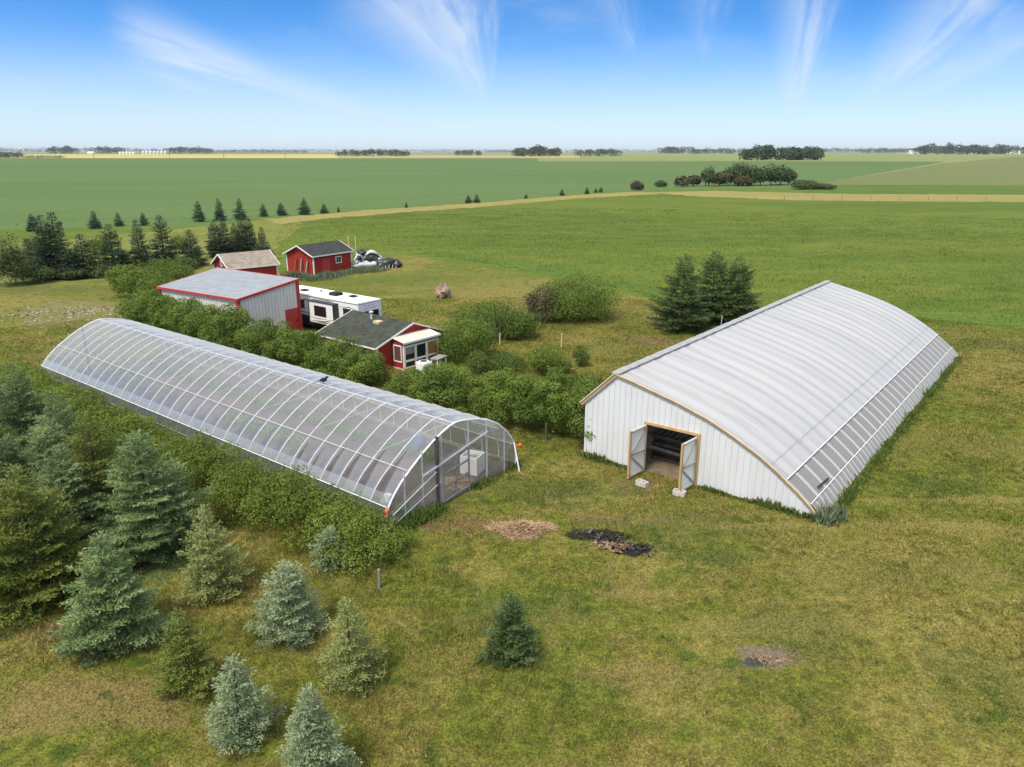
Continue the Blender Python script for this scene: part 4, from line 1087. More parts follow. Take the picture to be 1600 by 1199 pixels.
MB().beam((-.05, -1.25, 1.75), (-.05, -.8, 1.95), .03, .04).build('wiper', m_rvwhite, rv)
gfx = MB()


def swoosh(p, wd, y=.004, x=None):
    out = []
    for i in range(len(p) - 1):
        (xa, za), (xb, zb) = p[i], p[i + 1]; wa = wd * math.sin(math.pi * (i + .15) / (len(p) - .7)); wb = wd * math.sin(math.pi * (i + 1.15) / (len(p) - .7))
        gfx.add([(xa, y, za - wa), (xb, y, zb - wb), (xb, y, zb + wb), (xa, y, za + wa)], [(0, 3, 2, 1)])


swoosh([(.1, 2.02), (.9, 2.1), (1.9, 2.05)], .03); swoosh([(.1, 1.92), (1.0, 1.96), (1.9, 1.9)], .02); swoosh([(4.7, 2.12), (5.4, 2.1), (6.6, 1.85), (7.6, 1.5)], .04)
swoosh([(4.7, 1.25), (6.0, 1.18), (7.6, 1.3)], .035); swoosh([(4.7, 1.05), (6.0, 1.0), (7.6, 1.12)], .03); swoosh([(5.0, 2.3), (3.0, 2.3), (2.4, 2.28)], .03)
swoosh([(2.1, 1.15), (3.0, .92), (4.4, .86)], .04, .426); swoosh([(2.1, .98), (2.9, .84), (4.0, .80)], .03, .426); swoosh([(2.7, 1.12), (3.6, 1.06), (4.45, 1.1)], .025, .426)
gfx.build('stripe', m_rvdark, rv)
MB().box(4.75, RL - .2, .0, .012, b0 - .2, .98).build('skirt_and_shade_panel', m_rubber, rv)  # black colour holds the shadow under the trailer front as well as the skirt
MB().box(.05, 1.9, .0, .012, b0, .8).build('skirt_and_shade_panel', m_rvgrey, rv)
em = MB()
for k in range(3):
    y = -1.35 + k * .32; em.add([(-.006, y, 2.16), (-.006, y + .17, 2.16), (-.006, y + .085, 2.26)], [(0, 1, 2)])
for k in range(11): em.box(-.012, -.002, -1.55 + k * .095, -1.49 + k * .095, 2.02, 2.055 + .012 * (k % 3))
em.build('emblem', m_rvgrey, rv)
for k, (x, y, sx_, sy_, h_) in enumerate([(3.0, -1.0, .75, .62, .2), (1.7, -1.3, .45, .4, .1), (6.2, -.75, .5, .42, .09)]):
    MB().box(x, x + sx_, y - sy_ / 2, y + sy_ / 2, b1 + .001, b1 + h_).build('air_conditioner' if k == 0 else 'roof_vent', m_rubber, rv, bevel=.03)
MB().lathe([(.05, 0), (.05, .12), (.03, .13)], 8, (5.2, -1.2, b1)).build('vent_pipe', m_rubber, rv)
ld = MB()
for y in (-1.95, -1.75): ld.tube([(-.06, y, .6), (-.06, y, b1)], .015, 5)
for k in range(6): ld.tube([(-.06, -1.95, .7 + k * .32), (-.06, -1.75, .7 + k * .32)], .012, 5)
ld.build('ladder', m_galv, rv)
MB().tube([(RL, -RWd / 2, .5), (RL + .9, -RWd / 2, .5)], .06, 6).build('hitch', m_rubber, rv)

# ------------------------------------------------------------------ yard clutter
q = at(663, 591); t_ = thing('washing_machine', 'old white round-top washer in front of the cottage porch', 'washer', (q[0], q[1], GZ), facing(cd))
MB().box(-.33, .33, -.33, .33, .12, .86).build('body', m_white, t_, bevel=.05); MB().lathe([(.28, .861), (.30, .875), (.30, .90), (.22, .905)], 18).build('lid', m_white, t_); MB().lathe([(.21, .906), (.2, .912)], 18).build('opening', m_rubber, t_)
for x in (-.26, .26):
    for y in (-.26, .26): MB().box(x - .03, x + .03, y - .03, y + .03, 0, .12).build('leg', m_white, t_)
q = at(686, 580); t_ = thing('bench_table', 'small weathered work table standing beside the old white washer', 'table', (q[0], q[1], GZ), facing(cd) + .2)
MB().box(-.5, .5, -.28, .28, .70, .76).build('tabletop', m_greywood, t_)
for x in (-.42, .42):
    for y in (-.2, .2): MB().box(x - .03, x + .03, y - .03, y + .03, 0, .70).build('leg', m_white, t_)
q = at(693, 467); t_ = tag(MB().blob((0, 0, .38), (.58, .46, .66), 12, 18, 12, .45).build('boulder', m_rock), 'large pinkish boulder alone on the grass beyond the trailer', 'boulder'); t_.location = (q[0] * K, q[1] * K, GZ * K)


def heap(name, label, cat, u, v, lumps, mat, seed, rot=0.0):
    q = at(u, v); o = thing(name, label, cat, (q[0], q[1], GZ), rot); m = MB()
    for i, (x, y, z, a, b, c) in enumerate(lumps): m.blob((x, y, z), (a, b, c), seed + i, 18, 12, .28)
    m.build('sheeting', mat, o, smooth=True); return o


hp = heap('sheeting_pile', 'heap of white plastic sheeting draped around black bundles beside the red shed', 'heap', 577, 419, [(-1.15, .1, .55, .62, .75, .85), (-.2, -.45, .30, 1.3, .45, .50), (.95, -.15, .45, .55, .55, .60), (-.6, .5, .9, .8, .5, .6), (.4, .5, 1.0, .8, .5, .55)], m_sheeting, 20, .35)
mb = MB()
for k, (x, y, z, a) in enumerate([(-1.1, -.45, 1.05, .34), (-.2, -.25, .95, .55), (.45, -.2, .9, .52), (.1, .1, 1.25, .42), (.9, .2, 1.0, .42), (-.6, .3, 1.45, .40)]): mb.blob((x, y, z), (a * 1.25, a * .8, a * .8), 30 + k, 14, 10, .25)
mb.build('black_plastic', m_blackplastic, hp, smooth=True)
mb = MB()
for k, (x0, x1, zt, y) in enumerate([(-1.65, -.62, 1.42, -.55), (-.75, 1.45, 1.62, -.30), (-.5, 1.2, 1.72, .05)]):
    mb.tube([(x0 + (x1 - x0) * i / 10, y - .1 * math.sin(i * 1.3), .35 + (zt - .35) * math.sin(math.pi * (i + .6) / 11.2) ** .6) for i in range(11)], .11, 7)
mb.build('sheeting_fold', m_sheeting, hp, smooth=True)
MB().beam((-1.5, .3, 1.75), (.2, .5, 1.95), .14, .05).build('plank', m_darkwood, hp)
hp = heap('plastic_pile', 'low heap of black plastic at the right end of the white sheeting pile', 'heap', 606, 419, [(0, 0, .42, 1.15, .7, .52), (.8, -.1, .35, .7, .6, .45), (-.6, -.2, .3, .7, .5, .4)], m_blackplastic, 40, .3)
mb = MB()
for k in range(5):
    x = -.7 + k * .36; mb.tube([(x, -.80, .03), (x + .06, -.66, .30), (x + .14, -.5, .52 - .04 * k)], .035, 5)
mb.build('sheeting_strip', m_sheeting, hp)
for k, (u, vb, vt, lab) in enumerate([(546, 398, 369, 'left tall bare wooden pole behind the red shed and sheeting pile'), (557, 398, 371, 'right tall bare wooden pole behind the red shed and sheeting pile')]):
    q = at(u, vb + 8); o = MB().tube([(0, 0, -.1), (.02, 0, hgt(u, vb + 8, vt))], .06, 7).build('wooden_pole', m_palewood); tag(o, lab, 'pole', 'poles behind the shed'); o.location = (q[0] * K, q[1] * K, GZ * K)
posts = [(484, 866, 838, .05, m_greywood, 'grey wooden post standing against the small silver spruce by the front shrubs'), (593, 923, 894, .04, m_greywood, 'lone grey stake in the long grass right of the front shrubs'),
         (853, 691, 664, .06, m_darkwood, 'dark fence post in front of the lilac hedge beside the white barn'), (877, 545, 523, .035, m_palewood, 'thin pale stake behind the round green shrub near the barn'),
         (1126, 517, 495, .03, m_galv, 'thin grey stake between the spruce clump and the barn ridge'), (781, 541, 522, .04, m_palewood, 'thin pale post among the brush right of the cottage')]
for u, vb, vt, r_, m_, lab in posts:
    q = at(u, vb); o = MB().tube([(0, 0, -.1), (.015, .01, hgt(u, vb, vt))], r_, 7).build('fence_post', m_); tag(o, lab, 'post'); o.location = (q[0] * K, q[1] * K, GZ * K)
for k in range(9):
    u = 1180 + k * 45; q = at(u, 313.5 + .004 * (u - 1200)); o = MB().tube([(0, 0, -.1), (.02, 0, 1.25)], .09, 6).build('fence_post', m_greywood)
    tag(o, 'small grey fence post in the dry grass strip along the far pasture edge', 'post', 'fence posts along the far pasture edge'); o.location = (q[0] * K, q[1] * K, .085)
# bird on the ridge
q = at(508, 606, 2.75); bd_ = MB(); bd_.blob((0, 0, .13), (.16, .085, .085), 2, 12, 8, .03).blob((.15, 0, .21), (.06, .055, .055), 3, 10, 6, .02)
bd_.add([(-.12, -.035, .13), (-.12, .035, .13), (-.42, .03, .06), (-.42, -.03, .06), (-.12, 0, .16)], [(0, 1, 2, 3), (0, 4, 1), (0, 3, 4), (1, 4, 2), (2, 4, 3)]); bd_.beam((.20, 0, .21), (.27, 0, .20), .02).beam((.02, .03, 0), (.02, .03, .08), .012).beam((.02, -.03, 0), (.02, -.03, .08), .012)
o = bd_.build('bird', m_feather, None, smooth=False); tag(o, 'black bird perched on top of the clear greenhouse', 'bird'); gx = float((q[:2] - GA) @ gd); qq = GA + gd * gx; o.location = (qq[0] * K, qq[1] * K, (GZ + 2.895) * K); o.rotation_euler = (0, 0, .6)

# ------------------------------------------------------------------ spruces in the near left corner
for a in [
    ('tall full blue-green spruce, second from the left edge at the grove end', 50, 742, 573, 128, m_spruce_teal, 1, 1.0, 1.0, .05),
    ('blue-green spruce cut by the left picture edge at the back of the grove', 4, 725, 583, 95, m_spruce_teal, 2, 1.0, 1.0, .05),
    ('slender blue-green spruce beside the far end of the clear greenhouse', 112, 785, 618, 118, m_spruce_teal, 3, 1.0, .9, .15),
    ('rounded blue-green spruce in front of the tallest ones at the left edge', 30, 830, 688, 150, m_spruce_teal, 4, 1.0, 1.0, .05),
    ('yellow-green spruce with ragged tiers in the middle of the grove', 168, 868, 648, 168, m_spruce_green, 5, 1.0, 1.0, .08),
    ('largest blue spruce with pale layered branches, next to the front shrubs', 243, 908, 678, 195, m_spruce_blue, 6, 1.0, 1.15, .0),
    ('broad green spruce with drooping fronds at the left edge', 66, 985, 738, 215, m_spruce_green, 7, 1.15, 1.1, .0),
    ('thin yellow-tipped spruce half hidden behind the broad green one', 0, 900, 745, 110, m_spruce_green, 21, 1.0, 1.0, .05),
    ('half hidden blue-green spruce between the broad green and the ragged yellow-green ones', 122, 900, 705, 150, m_spruce_teal, 22, 1.0, 1.0, .04),
    ('dim blue-green spruce behind the ragged yellow-green one', 95, 820, 655, 120, m_spruce_blue, 23, 1.0, 1.0, .04),
    ('narrow green spruce squeezed in at the left edge under the tall ones', 12, 800, 650, 100, m_spruce_green, 24, 1.0, 1.0, .04),
    ('full blue spruce at the mown edge in the lower left', 185, 1047, 843, 162, m_spruce_blue, 8, 1.0, 1.15, .0),
    ('pale yellowish spruce with a bushy top, right of the largest blue spruce', 337, 955, 797, 114, m_spruce_yellow, 9, 1.0, 1.0, .02),
    ('small dark green spruce in the lower left, between two blue spruces', 297, 1107, 958, 98, m_spruce_green, 10, .9, 1.1, .0),
    ('silver-blue conical spruce standing alone in the long grass left of the pale yellow one', 456, 1022, 884, 108, m_spruce_pale, 11, .9, 1.1, .0),
    ('pale yellow young spruce with sparse bent branches', 551, 1095, 944, 98, m_spruce_yellow, 12, .9, .9, .10),
    ('silver-blue young spruce at the bottom edge with a pale leader', 380, 1188, 1032, 108, m_spruce_pale, 13, .9, 1.1, .02),
    ('silver-blue young spruce cut off by the bottom picture edge', 495, 1265, 1080, 118, m_spruce_pale, 14, .9, 1.1, .02),
    ('smallest silver spruce beside the front shrubs and a grey post', 517, 902, 830, 74, m_spruce_pale, 15, .9, 1.1, .0),
    ('lone dark green spruce in the middle of the lawn', 798, 1053, 936, 96, m_spruce_dark, 16, .85, 1.2, .0)]:
    lab, u, vb, vt, wd, m_, sd, sp, dn, gp = a
    spruce(lab, u, vb, vt, wd, m_, sd, sp, dn, gp, 'spruces of the near left grove' if u < 700 else None)
for a in [('left dark green spruce of the clump behind the white barn', 1064, 528, 399, 112, 31), ('middle and tallest dark green spruce of the clump behind the barn', 1110, 512, 396, 98, 32), ('right dark green spruce of the clump behind the white barn', 1147, 514, 402, 92, 33)]:
    spruce(a[0], *a[1:5], m_spruce_dark, a[5], 1.7, .9, .05, 'spruce clump behind the barn')

# spruce rows behind the sheds: a few shapes shared by all
PROTO = []
for k in range(4):
    V, t = spruce_arrays(60 + k, 5.0, 1.75, 2.1, 1.0, .04)
    PROTO.append((polys_mesh('crown', V, t, m_spruce_far), MB().tube([(0, 0, -.05), (0, 0, 4.8)], .12, 6, .02).mesh('trunk', m_bark)))


def far_spruce(label, u, vb, vt, wpx, k, group):
    x, y, _ = at(u, vb); h = hgt(u, vb, vt) / 5.0; r = rad(u, vb, wpx) / 1.75 * 1.32
    root = thing('spruce_tree', label, 'tree', (x, y, .075 / K), k * 1.3, group); root.scale = (r, r, h)
    for nm_, me in zip(('crown', 'trunk'), PROTO[k % 4]): link(bpy.data.objects.new(nm_, me), root)


row = [(52, 432, 373, 30), (80, 436, 338, 50), (98, 434, 332, 52), (118, 436, 390, 44), (135, 432, 367, 42), (181, 428, 352, 48), (222, 422, 345, 34), (259, 416, 338, 46), (302, 416, 360, 38), (340, 402, 345, 34), (353, 398, 341, 30), (370, 400, 350, 24), (382, 398, 338, 30), (393, 398, 342, 28), (413, 408, 356, 26), (200, 426, 396, 30)]
wh = ['leftmost slim', 'left tall paired', 'tallest paired', 'low wide', 'short triangular', 'broad dark', 'thin open', 'tall full', 'short dense', 'first clumped', 'second clumped', 'third clumped', 'fourth clumped', 'fifth clumped', 'last slim', 'half hidden low']
for i, (u, vb, vt, wd) in enumerate(row): far_spruce(wh[i] + ' dark spruce in the near row behind the workshop', u, vb, vt, wd, i, 'dark spruces in the row behind the workshop')
row2 = [(53, 362, 335, 20), (149, 358, 330, 18), (186, 354, 333, 14), (225, 353, 333, 13), (312, 347, 315, 17), (344, 345, 311, 17), (376, 344, 311, 19), (412, 339, 319, 13), (440, 337, 317, 15), (476, 336, 310, 18), (507, 334, 319, 13), (529, 332.5, 323, 5), (635, 325, 317, 5), (732, 317.5, 305.5, 11), (745, 317, 304.5, 11), (822, 310.5, 304, 6), (878, 306.5, 296, 8), (917, 303.5, 292.5, 8), (931, 301.5, 294, 6), (939, 301, 292.5, 7)]
ord_ = ['first', 'second', 'third', 'fourth', 'fifth', 'sixth', 'seventh', 'eighth', 'ninth', 'tenth', 'eleventh', 'twelfth', 'thirteenth', 'fourteenth', 'fifteenth', 'sixteenth', 'seventeenth', 'eighteenth', 'nineteenth', 'twentieth']
for i, (u, vb, vt, wd) in enumerate(row2): far_spruce(ord_[i] + ' small spruce from the left in the far line along the crop edge', u, vb, vt, wd, i + 1, 'small spruces along the crop field edge')

# ------------------------------------------------------------------ hedges and shrubs
def hp_(t, off=0.0): return np.array((1.5 - .79 * t + .61 * off, 29.8 + .61 * t + .79 * off))


def hq(t, off, h): return (*hp_(t, off), h)


hedge('tall leafy lilac hedge between the clear greenhouse and the white barn', [hq(-2.4, .7, 2.75), hq(-.5, .6, 2.7), hq(3, .4, 2.45), hq(6.5, .3, 1.95), hq(9.3, .1, 1.35)], 1.1, 90000, .085, m_lilac, 3)
hedge('long dense lilac hedge along the back of the clear greenhouse below the workshop and cottage', [hq(11.2, .4, 1.75), hq(14, .3, 2.0), hq(20, -.2, 2.4), hq(25, -.6, 2.7), hq(29, -.6, 2.6), hq(33, -.5, 2.5), hq(36.5, -.3, 2.1)], 1.25, 165000, .09, m_lilac, 4)
fr_ = lambda t, off, h: (-4.9 - .79 * t - .61 * off, 20.6 + .61 * t - .79 * off, h)
hedge('low bushy hedge along the near side of the clear greenhouse beside the spruces', [fr_(-1.8, .1, 1.0), fr_(0, .2, 1.6), fr_(5, .6, 1.7), fr_(10, .8, 1.65), fr_(16, .7, 1.55), fr_(22, .5, 1.45), fr_(27.5, .2, 1.35)], 1.25, 135000, .075, m_caragana, 5, .42, (.26, .55))
bush('big wild dark bush with reddish twigs behind the yard, left of the spruce clump', 900, 510, 432, 135, m_lilac, 51, 8000, .16, shell=.4, k=16, jit=1.1)
bush('thin reddish brown brush at the left side of the big wild dark bush', 848, 510, 446, 66, m_reddish, 52, 1800, .17, shell=.45, jit=1.2)
bush('spiky tall brush right of the cottage, with stems rising above it', 765, 532, 476, 118, m_lilac, 53, 5600, .14, shell=.4, jit=1.2, k=14)
bush('round dark lilac bush touching the right wall of the cottage', 728, 572, 496, 98, m_lilac, 54, 5600, .13, shell=.35, k=14, jit=1.1)
bush('dark bush behind the thin pale post, right of the spiky brush', 808, 536, 488, 62, m_lilac, 55, 2600, .14)
bush('round green shrub in the grass beyond the lilac hedge by the barn', 854, 592, 541, 64, m_lilac, 56, 3400, .11)
bush('small slender shrub standing right of the round green shrub', 907, 577, 541, 26, m_weed, 57, 900, .10)
bush('light green sapling bush in front of the dark lilac bush by the cottage', 745, 588, 550, 40, m_weed, 58, 1400, .10)
bush('low green undergrowth bush between the cottage and the round shrub', 790, 585, 555, 70, m_weed, 59, 2400, .10)
bush('large rounded shrub at the far upper corner of the workshop', 207, 468, 414, 66, m_lilac, 61, 4200, .17)
bush('wide dark shrub hugging the back wall of the workshop', 262, 458, 406, 84, m_lilac, 62, 4200, .17)
bush('low dark shrub beside the far corner of the workshop, lowest of three', 246, 478, 430, 66, m_lilac, 63, 3200, .16)
for i, (u, vb, vt, wd, lab) in enumerate([(14, 452, 362, 70, 'tall scrubby willow at the left picture edge'), (55, 446, 410, 60, 'low willow brush below the tallest paired spruces'), (110, 440, 414, 60, 'low green brush at the foot of the short triangular spruce'), (165, 436, 412, 56, 'low green brush at the foot of the broad dark spruce'), (288, 424, 404, 46, 'low brush left of the brown roofed shed'), (62, 400, 372, 40, 'yellowish willow behind the spruce row near the left edge'), (155, 400, 372, 40, 'thin yellowish willow between two spruces behind the workshop'), (282, 398, 368, 34, 'yellowish willow between the tall full spruce and the clumped spruces')]):
    bush(lab, u, vb, vt, wd, m_willow if i < 5 else m_caragana, 70 + i, 2600 if i == 0 else 1400, .22, shell=.35, k=10)


# weeds along walls
def weeds(label, pts, n, h, mat, seed, spread=.16, name='weeds', wd=.05):
    rng = np.random.default_rng(seed); p = np.array(pts); seg_ = np.linalg.norm(np.diff(p, axis=0), axis=1); t = rng.uniform(0, seg_.sum(), n); cum = np.concatenate([[0], np.cumsum(seg_)])
    i = np.clip(np.searchsorted(cum, t) - 1, 0, len(seg_) - 1); f = ((t - cum[i]) / seg_[i])[:, None]; xy = p[i] * (1 - f) + p[i + 1] * f + rng.normal(0, spread, (n, 2))
    clump = .55 + .45 * np.sin(t * 2.1 + seed) * np.sin(t * .83) + rng.uniform(-.15, .15, n)
    hh = h * np.clip(clump, .2, 1.2) * rng.uniform(.5, 1.2, n); pos = np.concatenate([xy, np.full((n, 1), GZ)], 1)
    dr = unit(rng.normal(0, .38, (n, 3)) * (1, 1, 0) + (0, 0, 1)); V = leaf_quads(pos, dr, rng.normal(0, 1, (n, 3)), hh, rng.uniform(.5, 1.5, n) * wd)
    o = link(bpy.data.objects.new(name, polys_mesh(name, V, rng.uniform(0, 1, n), mat))); o['kind'] = 'stuff'; return tag(o, label, 'weeds')


weeds('weeds along the foot of the white barn front wall', [bl(.05, -.15), bl(2.5, -.18)], 520, .42, m_weed, 1, .10)
weeds('weeds along the barn front wall right of the doors', [bl(5.1, -.15), bl(9.4, -.15)], 900, .36, m_weed, 2, .08)
weeds('long weeds along the curved side of the white barn', [bl(9.65, -.2), bl(9.6, 8), bl(9.6, 16), bl(9.55, 26)], 3000, .36, m_weed, 3, .13)
weeds('grey green thistles at the near right corner of the barn', [bl(9.5, -.15), bl(9.75, .7)], 500, .85, m_greyweed, 4, .16, wd=.09)
weeds('tall weeds around the foot of the red shed', [at(450, 433)[:2], at(490, 440)[:2], at(550, 428)[:2], at(600, 424)[:2]], 4200, .75, m_greyweed, 5, .45, wd=.07)
weeds('weeds along the foot of the greenhouse end wall', [gl(-.3, 3.2), gl(-.25, .9)], 900, .55, m_weed, 6, .16)
weeds('weeds along the open corner of the greenhouse end wall', [gl(-.15, -.7), gl(-.15, -3.4), gl(3, -3.75)], 900, .35, m_weed, 7, .12)
weeds('tall bare stems rising above the brush right of the cottage', [at(735, 540)[:2], at(830, 525)[:2]], 420, 2.9, m_willow, 8, .5, wd=.07)
weeds('dead twigs lying among the spruces', [at(380, 850)[:2], at(320, 990)[:2], at(300, 1060)[:2]], 260, .5, m_straw, 9, .5, wd=.02)
weeds('dry grass heads at the mown edge by the broad green spruce', [at(70, 1000)[:2], at(120, 985)[:2]], 200, .5, m_straw, 10, .25, wd=.025)
weeds('lush tufts on the lawn beyond the round shrub', [at(870, 600)[:2], at(940, 600)[:2]], 900, .4, m_weed, 11, .4)

# wood chips on the mulch patch
rng = np.random.default_rng(77); n = 1000; c_ = at(105, 492); pos = np.stack([c_[0] + rng.normal(0, 3.6, n), c_[1] + rng.normal(0, 1.5, n), np.full(n, GZ + .02)], 1); th = rng.uniform(0, 6.28, n); dr = np.stack([np.cos(th), np.sin(th), rng.normal(0, .2, n)], 1)
o = link(bpy.data.objects.new('wood_chips', polys_mesh('wood_chips', leaf_quads(pos, unit(dr), rng.normal(0, .5, (n, 3)) + (0, 0, 1), rng.uniform(.08, .3, n), rng.uniform(.05, .15, n)), rng.uniform(0, 1, n), m_chips))); o['kind'] = 'stuff'; tag(o, 'pale chips strewn over the bare patch beyond the greenhouse', 'chips')

rng = np.random.default_rng(78); n = 420; t = rng.uniform(0, 1, n); c_ = at(905, 834) * (1 - t)[:, None] + at(1010, 868) * t[:, None]; pos = np.stack([c_[:, 0] + rng.normal(0, .22, n), c_[:, 1] + rng.normal(0, .2, n), np.full(n, GZ + .02)], 1); th = rng.uniform(0, 6.28, n); dr = np.stack([np.cos(th), np.sin(th), rng.normal(0, .3, n)], 1)
o = link(bpy.data.objects.new('ash_debris', polys_mesh('ash_debris', leaf_quads(pos, unit(dr), rng.normal(0, .6, (n, 3)) + (0, 0, 1), rng.uniform(.06, .3, n), rng.uniform(.02, .1, n)), rng.uniform(0, 1, n), m_blackplastic))); o['kind'] = 'stuff'; tag(o, 'charred black bits on the burnt patch of the lawn', 'ash')

# ------------------------------------------------------------------ mid distance bluff and far farmland
def broadleaf(label, u, vb, vt, wpx, mat, seed, n, size, group=None, trunk=.3, bark=None, bare=0):
    x, y, _ = at(u, vb); h = hgt(u, vb, vt); r = rad(u, vb, wpx); rng = np.random.default_rng(seed)
    root = thing('broadleaf_tree', label, 'tree', (x, y, .09 / K), 0, group)
    V, t = leaf_cloud(rng, round_lobes(rng, r * 1.2, h, 13, h * trunk), n, size, .28)
    link(bpy.data.objects.new('crown', polys_mesh('crown', V, t, mat)), root)
    mb = MB(); mb.tube([(0, 0, -.1), (rng.normal(0, .2), 0, h * .5), (rng.normal(0, .3), 0, h * .85)], .05 * h ** .7, 6, .05)
    for k in range(3): mb.tube([(0, 0, h * .25), (rng.normal(0, r * .35), rng.normal(0, r * .3), h * .62)], .03 * h ** .7, 5, .04)
    mb.build('trunk', bark or m_bark, root)


bl_ = [(1066, 292, 276, 22, 'low leftmost tree of the bluff beyond the pasture', m_reddish), (1084, 291, 274, 22, 'small thin tree second from the left in the bluff', m_reddish), (1107, 291, 261, 26, 'tall open pale-trunked tree in the bluff', m_bluff), (1124, 291, 269, 26, 'short grey-green tree right of the pale-trunked one in the bluff', m_reddish), (1140, 290, 262, 32, 'round dark tree left of the tallest in the bluff', m_bluff), (1153, 290, 253, 40, 'tallest dark tree in the middle of the bluff', m_bluff), (1172, 290, 259, 34, 'dark tree right of the tallest in the bluff', m_bluff), (1188, 290, 260, 34, 'second dark tree right of the tallest in the bluff', m_bluff), (1204, 290, 257, 34, 'wide dark tree third from the right end of the bluff', m_bluff), (1219, 289, 258, 32, 'dark tree next to the right end of the bluff', m_bluff), (1232, 289, 264, 22, 'rightmost leaning tree of the bluff', m_bluff), (1160, 291, 274, 30, 'low greyish shrub tree at the foot of the tallest bluff tree', m_reddish)]
for i, (u, vb, vt, wd, lab, m_) in enumerate(bl_): broadleaf(lab, u, vb, vt, wd, m_, 100 + i, 1500, .75, 'trees of the bluff beyond the pasture', .08, m_birch if i in (2, 10) else None)
bush('round dark reddish bush alone on the crop edge', 995, 298, 283, 21, m_reddish, 120, 900, .5, shell=.2)
bush('low dark shrub left of the bluff on the crop edge', 1032, 293, 282.5, 19, m_bluff, 121, 700, .5)
bush('long low willow shrub at the right foot of the bluff', 1258, 297, 282, 46, m_willow, 122, 1500, .6)
bush('flat low willow shrub trailing right of the long one', 1288, 297, 288, 34, m_willow, 123, 700, .6)


def grove(label, u0, u1, vb, vt, seed, mat=m_grove, n=1500, peaks=0.35, name='grove', lobew=None):
    """a far-off wood that reads as one mass"""
    rng = np.random.default_rng(seed); a, b = at(u0, vb), at(u1, vb); o_ = (a + b) / 2; D = o_[1]; hmax = hgt((u0 + u1) / 2, vb, vt) * 1.15; Wd = abs(b[0] - a[0]); lobes = []
    m = max(5, int(Wd / (hmax * .55)))
    for i in range(m):
        for dpt in (0, 1):
            hh = hmax * (1 - peaks * rng.uniform(0, 1)) * (.75 + .25 * math.sin(math.pi * (i + .5) / m) ** .5); s = hmax * rng.uniform(.35, .6)
            lobes.append(((-Wd / 2 + Wd * (i + rng.uniform(0, 1)) / m, dpt * hmax * .9 + rng.normal(0, .2 * hmax), hh * .5), (s, s, hh * .52)))
    V, t = leaf_cloud(rng, lobes, n, hmax * .13 + .4, .22, .5)
    o = link(bpy.data.objects.new(name, polys_mesh(name, V, t, mat))); o.location = (o_[0] * K, o_[1] * K, 0.05); o['kind'] = 'stuff'; return tag(o, label, 'grove')


for i, g in enumerate([
        ('dark rounded grove standing alone in the pale field right of the bluff', 1167, 1286, 250.5, 230, 2600), ('long dark shelterbelt at the far edge of the canola', 526, 641, 244.5, 234.5, 1800),
        ('short dark shelterbelt in the tan field right of the long one', 710, 752, 243.5, 235.5, 700), ('farmyard trees around the red roofed farmhouse', 806, 872, 244.5, 229.5, 1500),
        ('dark trees right of the farmyard at the field edge', 900, 968, 244.5, 233.5, 900), ('hazy grove with a rounded top left of the lone dark grove', 1030, 1085, 240.6, 229.5, 900),
        ('low hazy trees between two far groves', 1080, 1150, 241.0, 232, 900), ('long dark shelterbelt with pointed tops at the far right', 1432, 1572, 241.5, 226.5, 2600),
        ('hazy trees continuing to the right picture edge', 1560, 1640, 241.2, 228, 900), ('small far trees left of the right hand shelterbelt', 1350, 1400, 240.2, 232, 500),
        ('dark trees left of the grain bins', 75, 118, 240.6, 228.5, 700), ('dark trees right behind the grain bins', 143, 188, 240.2, 229.5, 700), ('long dark trees right of the grain bins', 258, 330, 240.4, 230, 1100),
        ('dark scrub at the near edge of the canola', -30, 32, 247, 238, 900), ('low scrub in front of the canola near the left edge', 36, 98, 248, 243, 500), ('thin shelterbelt behind the canola', 330, 480, 239.8, 234, 1300)]):
    grove(*g[:5], 200 + i, n=int(g[5] * 2.2))
for i, (u0, u1, vb, vt, lab) in enumerate([(-200, 330, 238.6, 231.5, 'hazy bush line on the far left horizon'), (300, 800, 238.4, 233.2, 'hazy bush line on the horizon behind the canola'), (760, 1200, 238.4, 233.6, 'hazy bush line on the middle horizon'), (1150, 1450, 238.6, 231.6, 'hazy bush line on the horizon right of the lone grove'), (1400, 1850, 238.5, 230.5, 'hazy bush line on the far right horizon')]):
    grove(lab, u0, u1, vb, vt, 300 + i, n=11000, peaks=.6, name='treeline')
# grain bins
BIN = MB().lathe([(4.6, 0), (4.6, 7.6), (4.9, 7.7), (.8, 10.4), (.8, 11.0)], 16); bme = BIN.mesh('bin_wall', m_galv if False else m_white)
for k in range(12):
    u = 188 + k * 5.2 if k < 5 else 224 + (k - 5) * 5.8; q = at(u, 241.7 if k < 5 else 241.5)
    r_ = thing('grain_bin', (ord_[k] + ' pale steel grain bin from the left in the far yard behind the canola'), 'grain bin', (q[0], q[1], .05), 0, 'grain bins behind the canola'); r_.scale = (1, 1, .9 if k < 5 else 1.15); link(bpy.data.objects.new('bin_body', bme), r_)
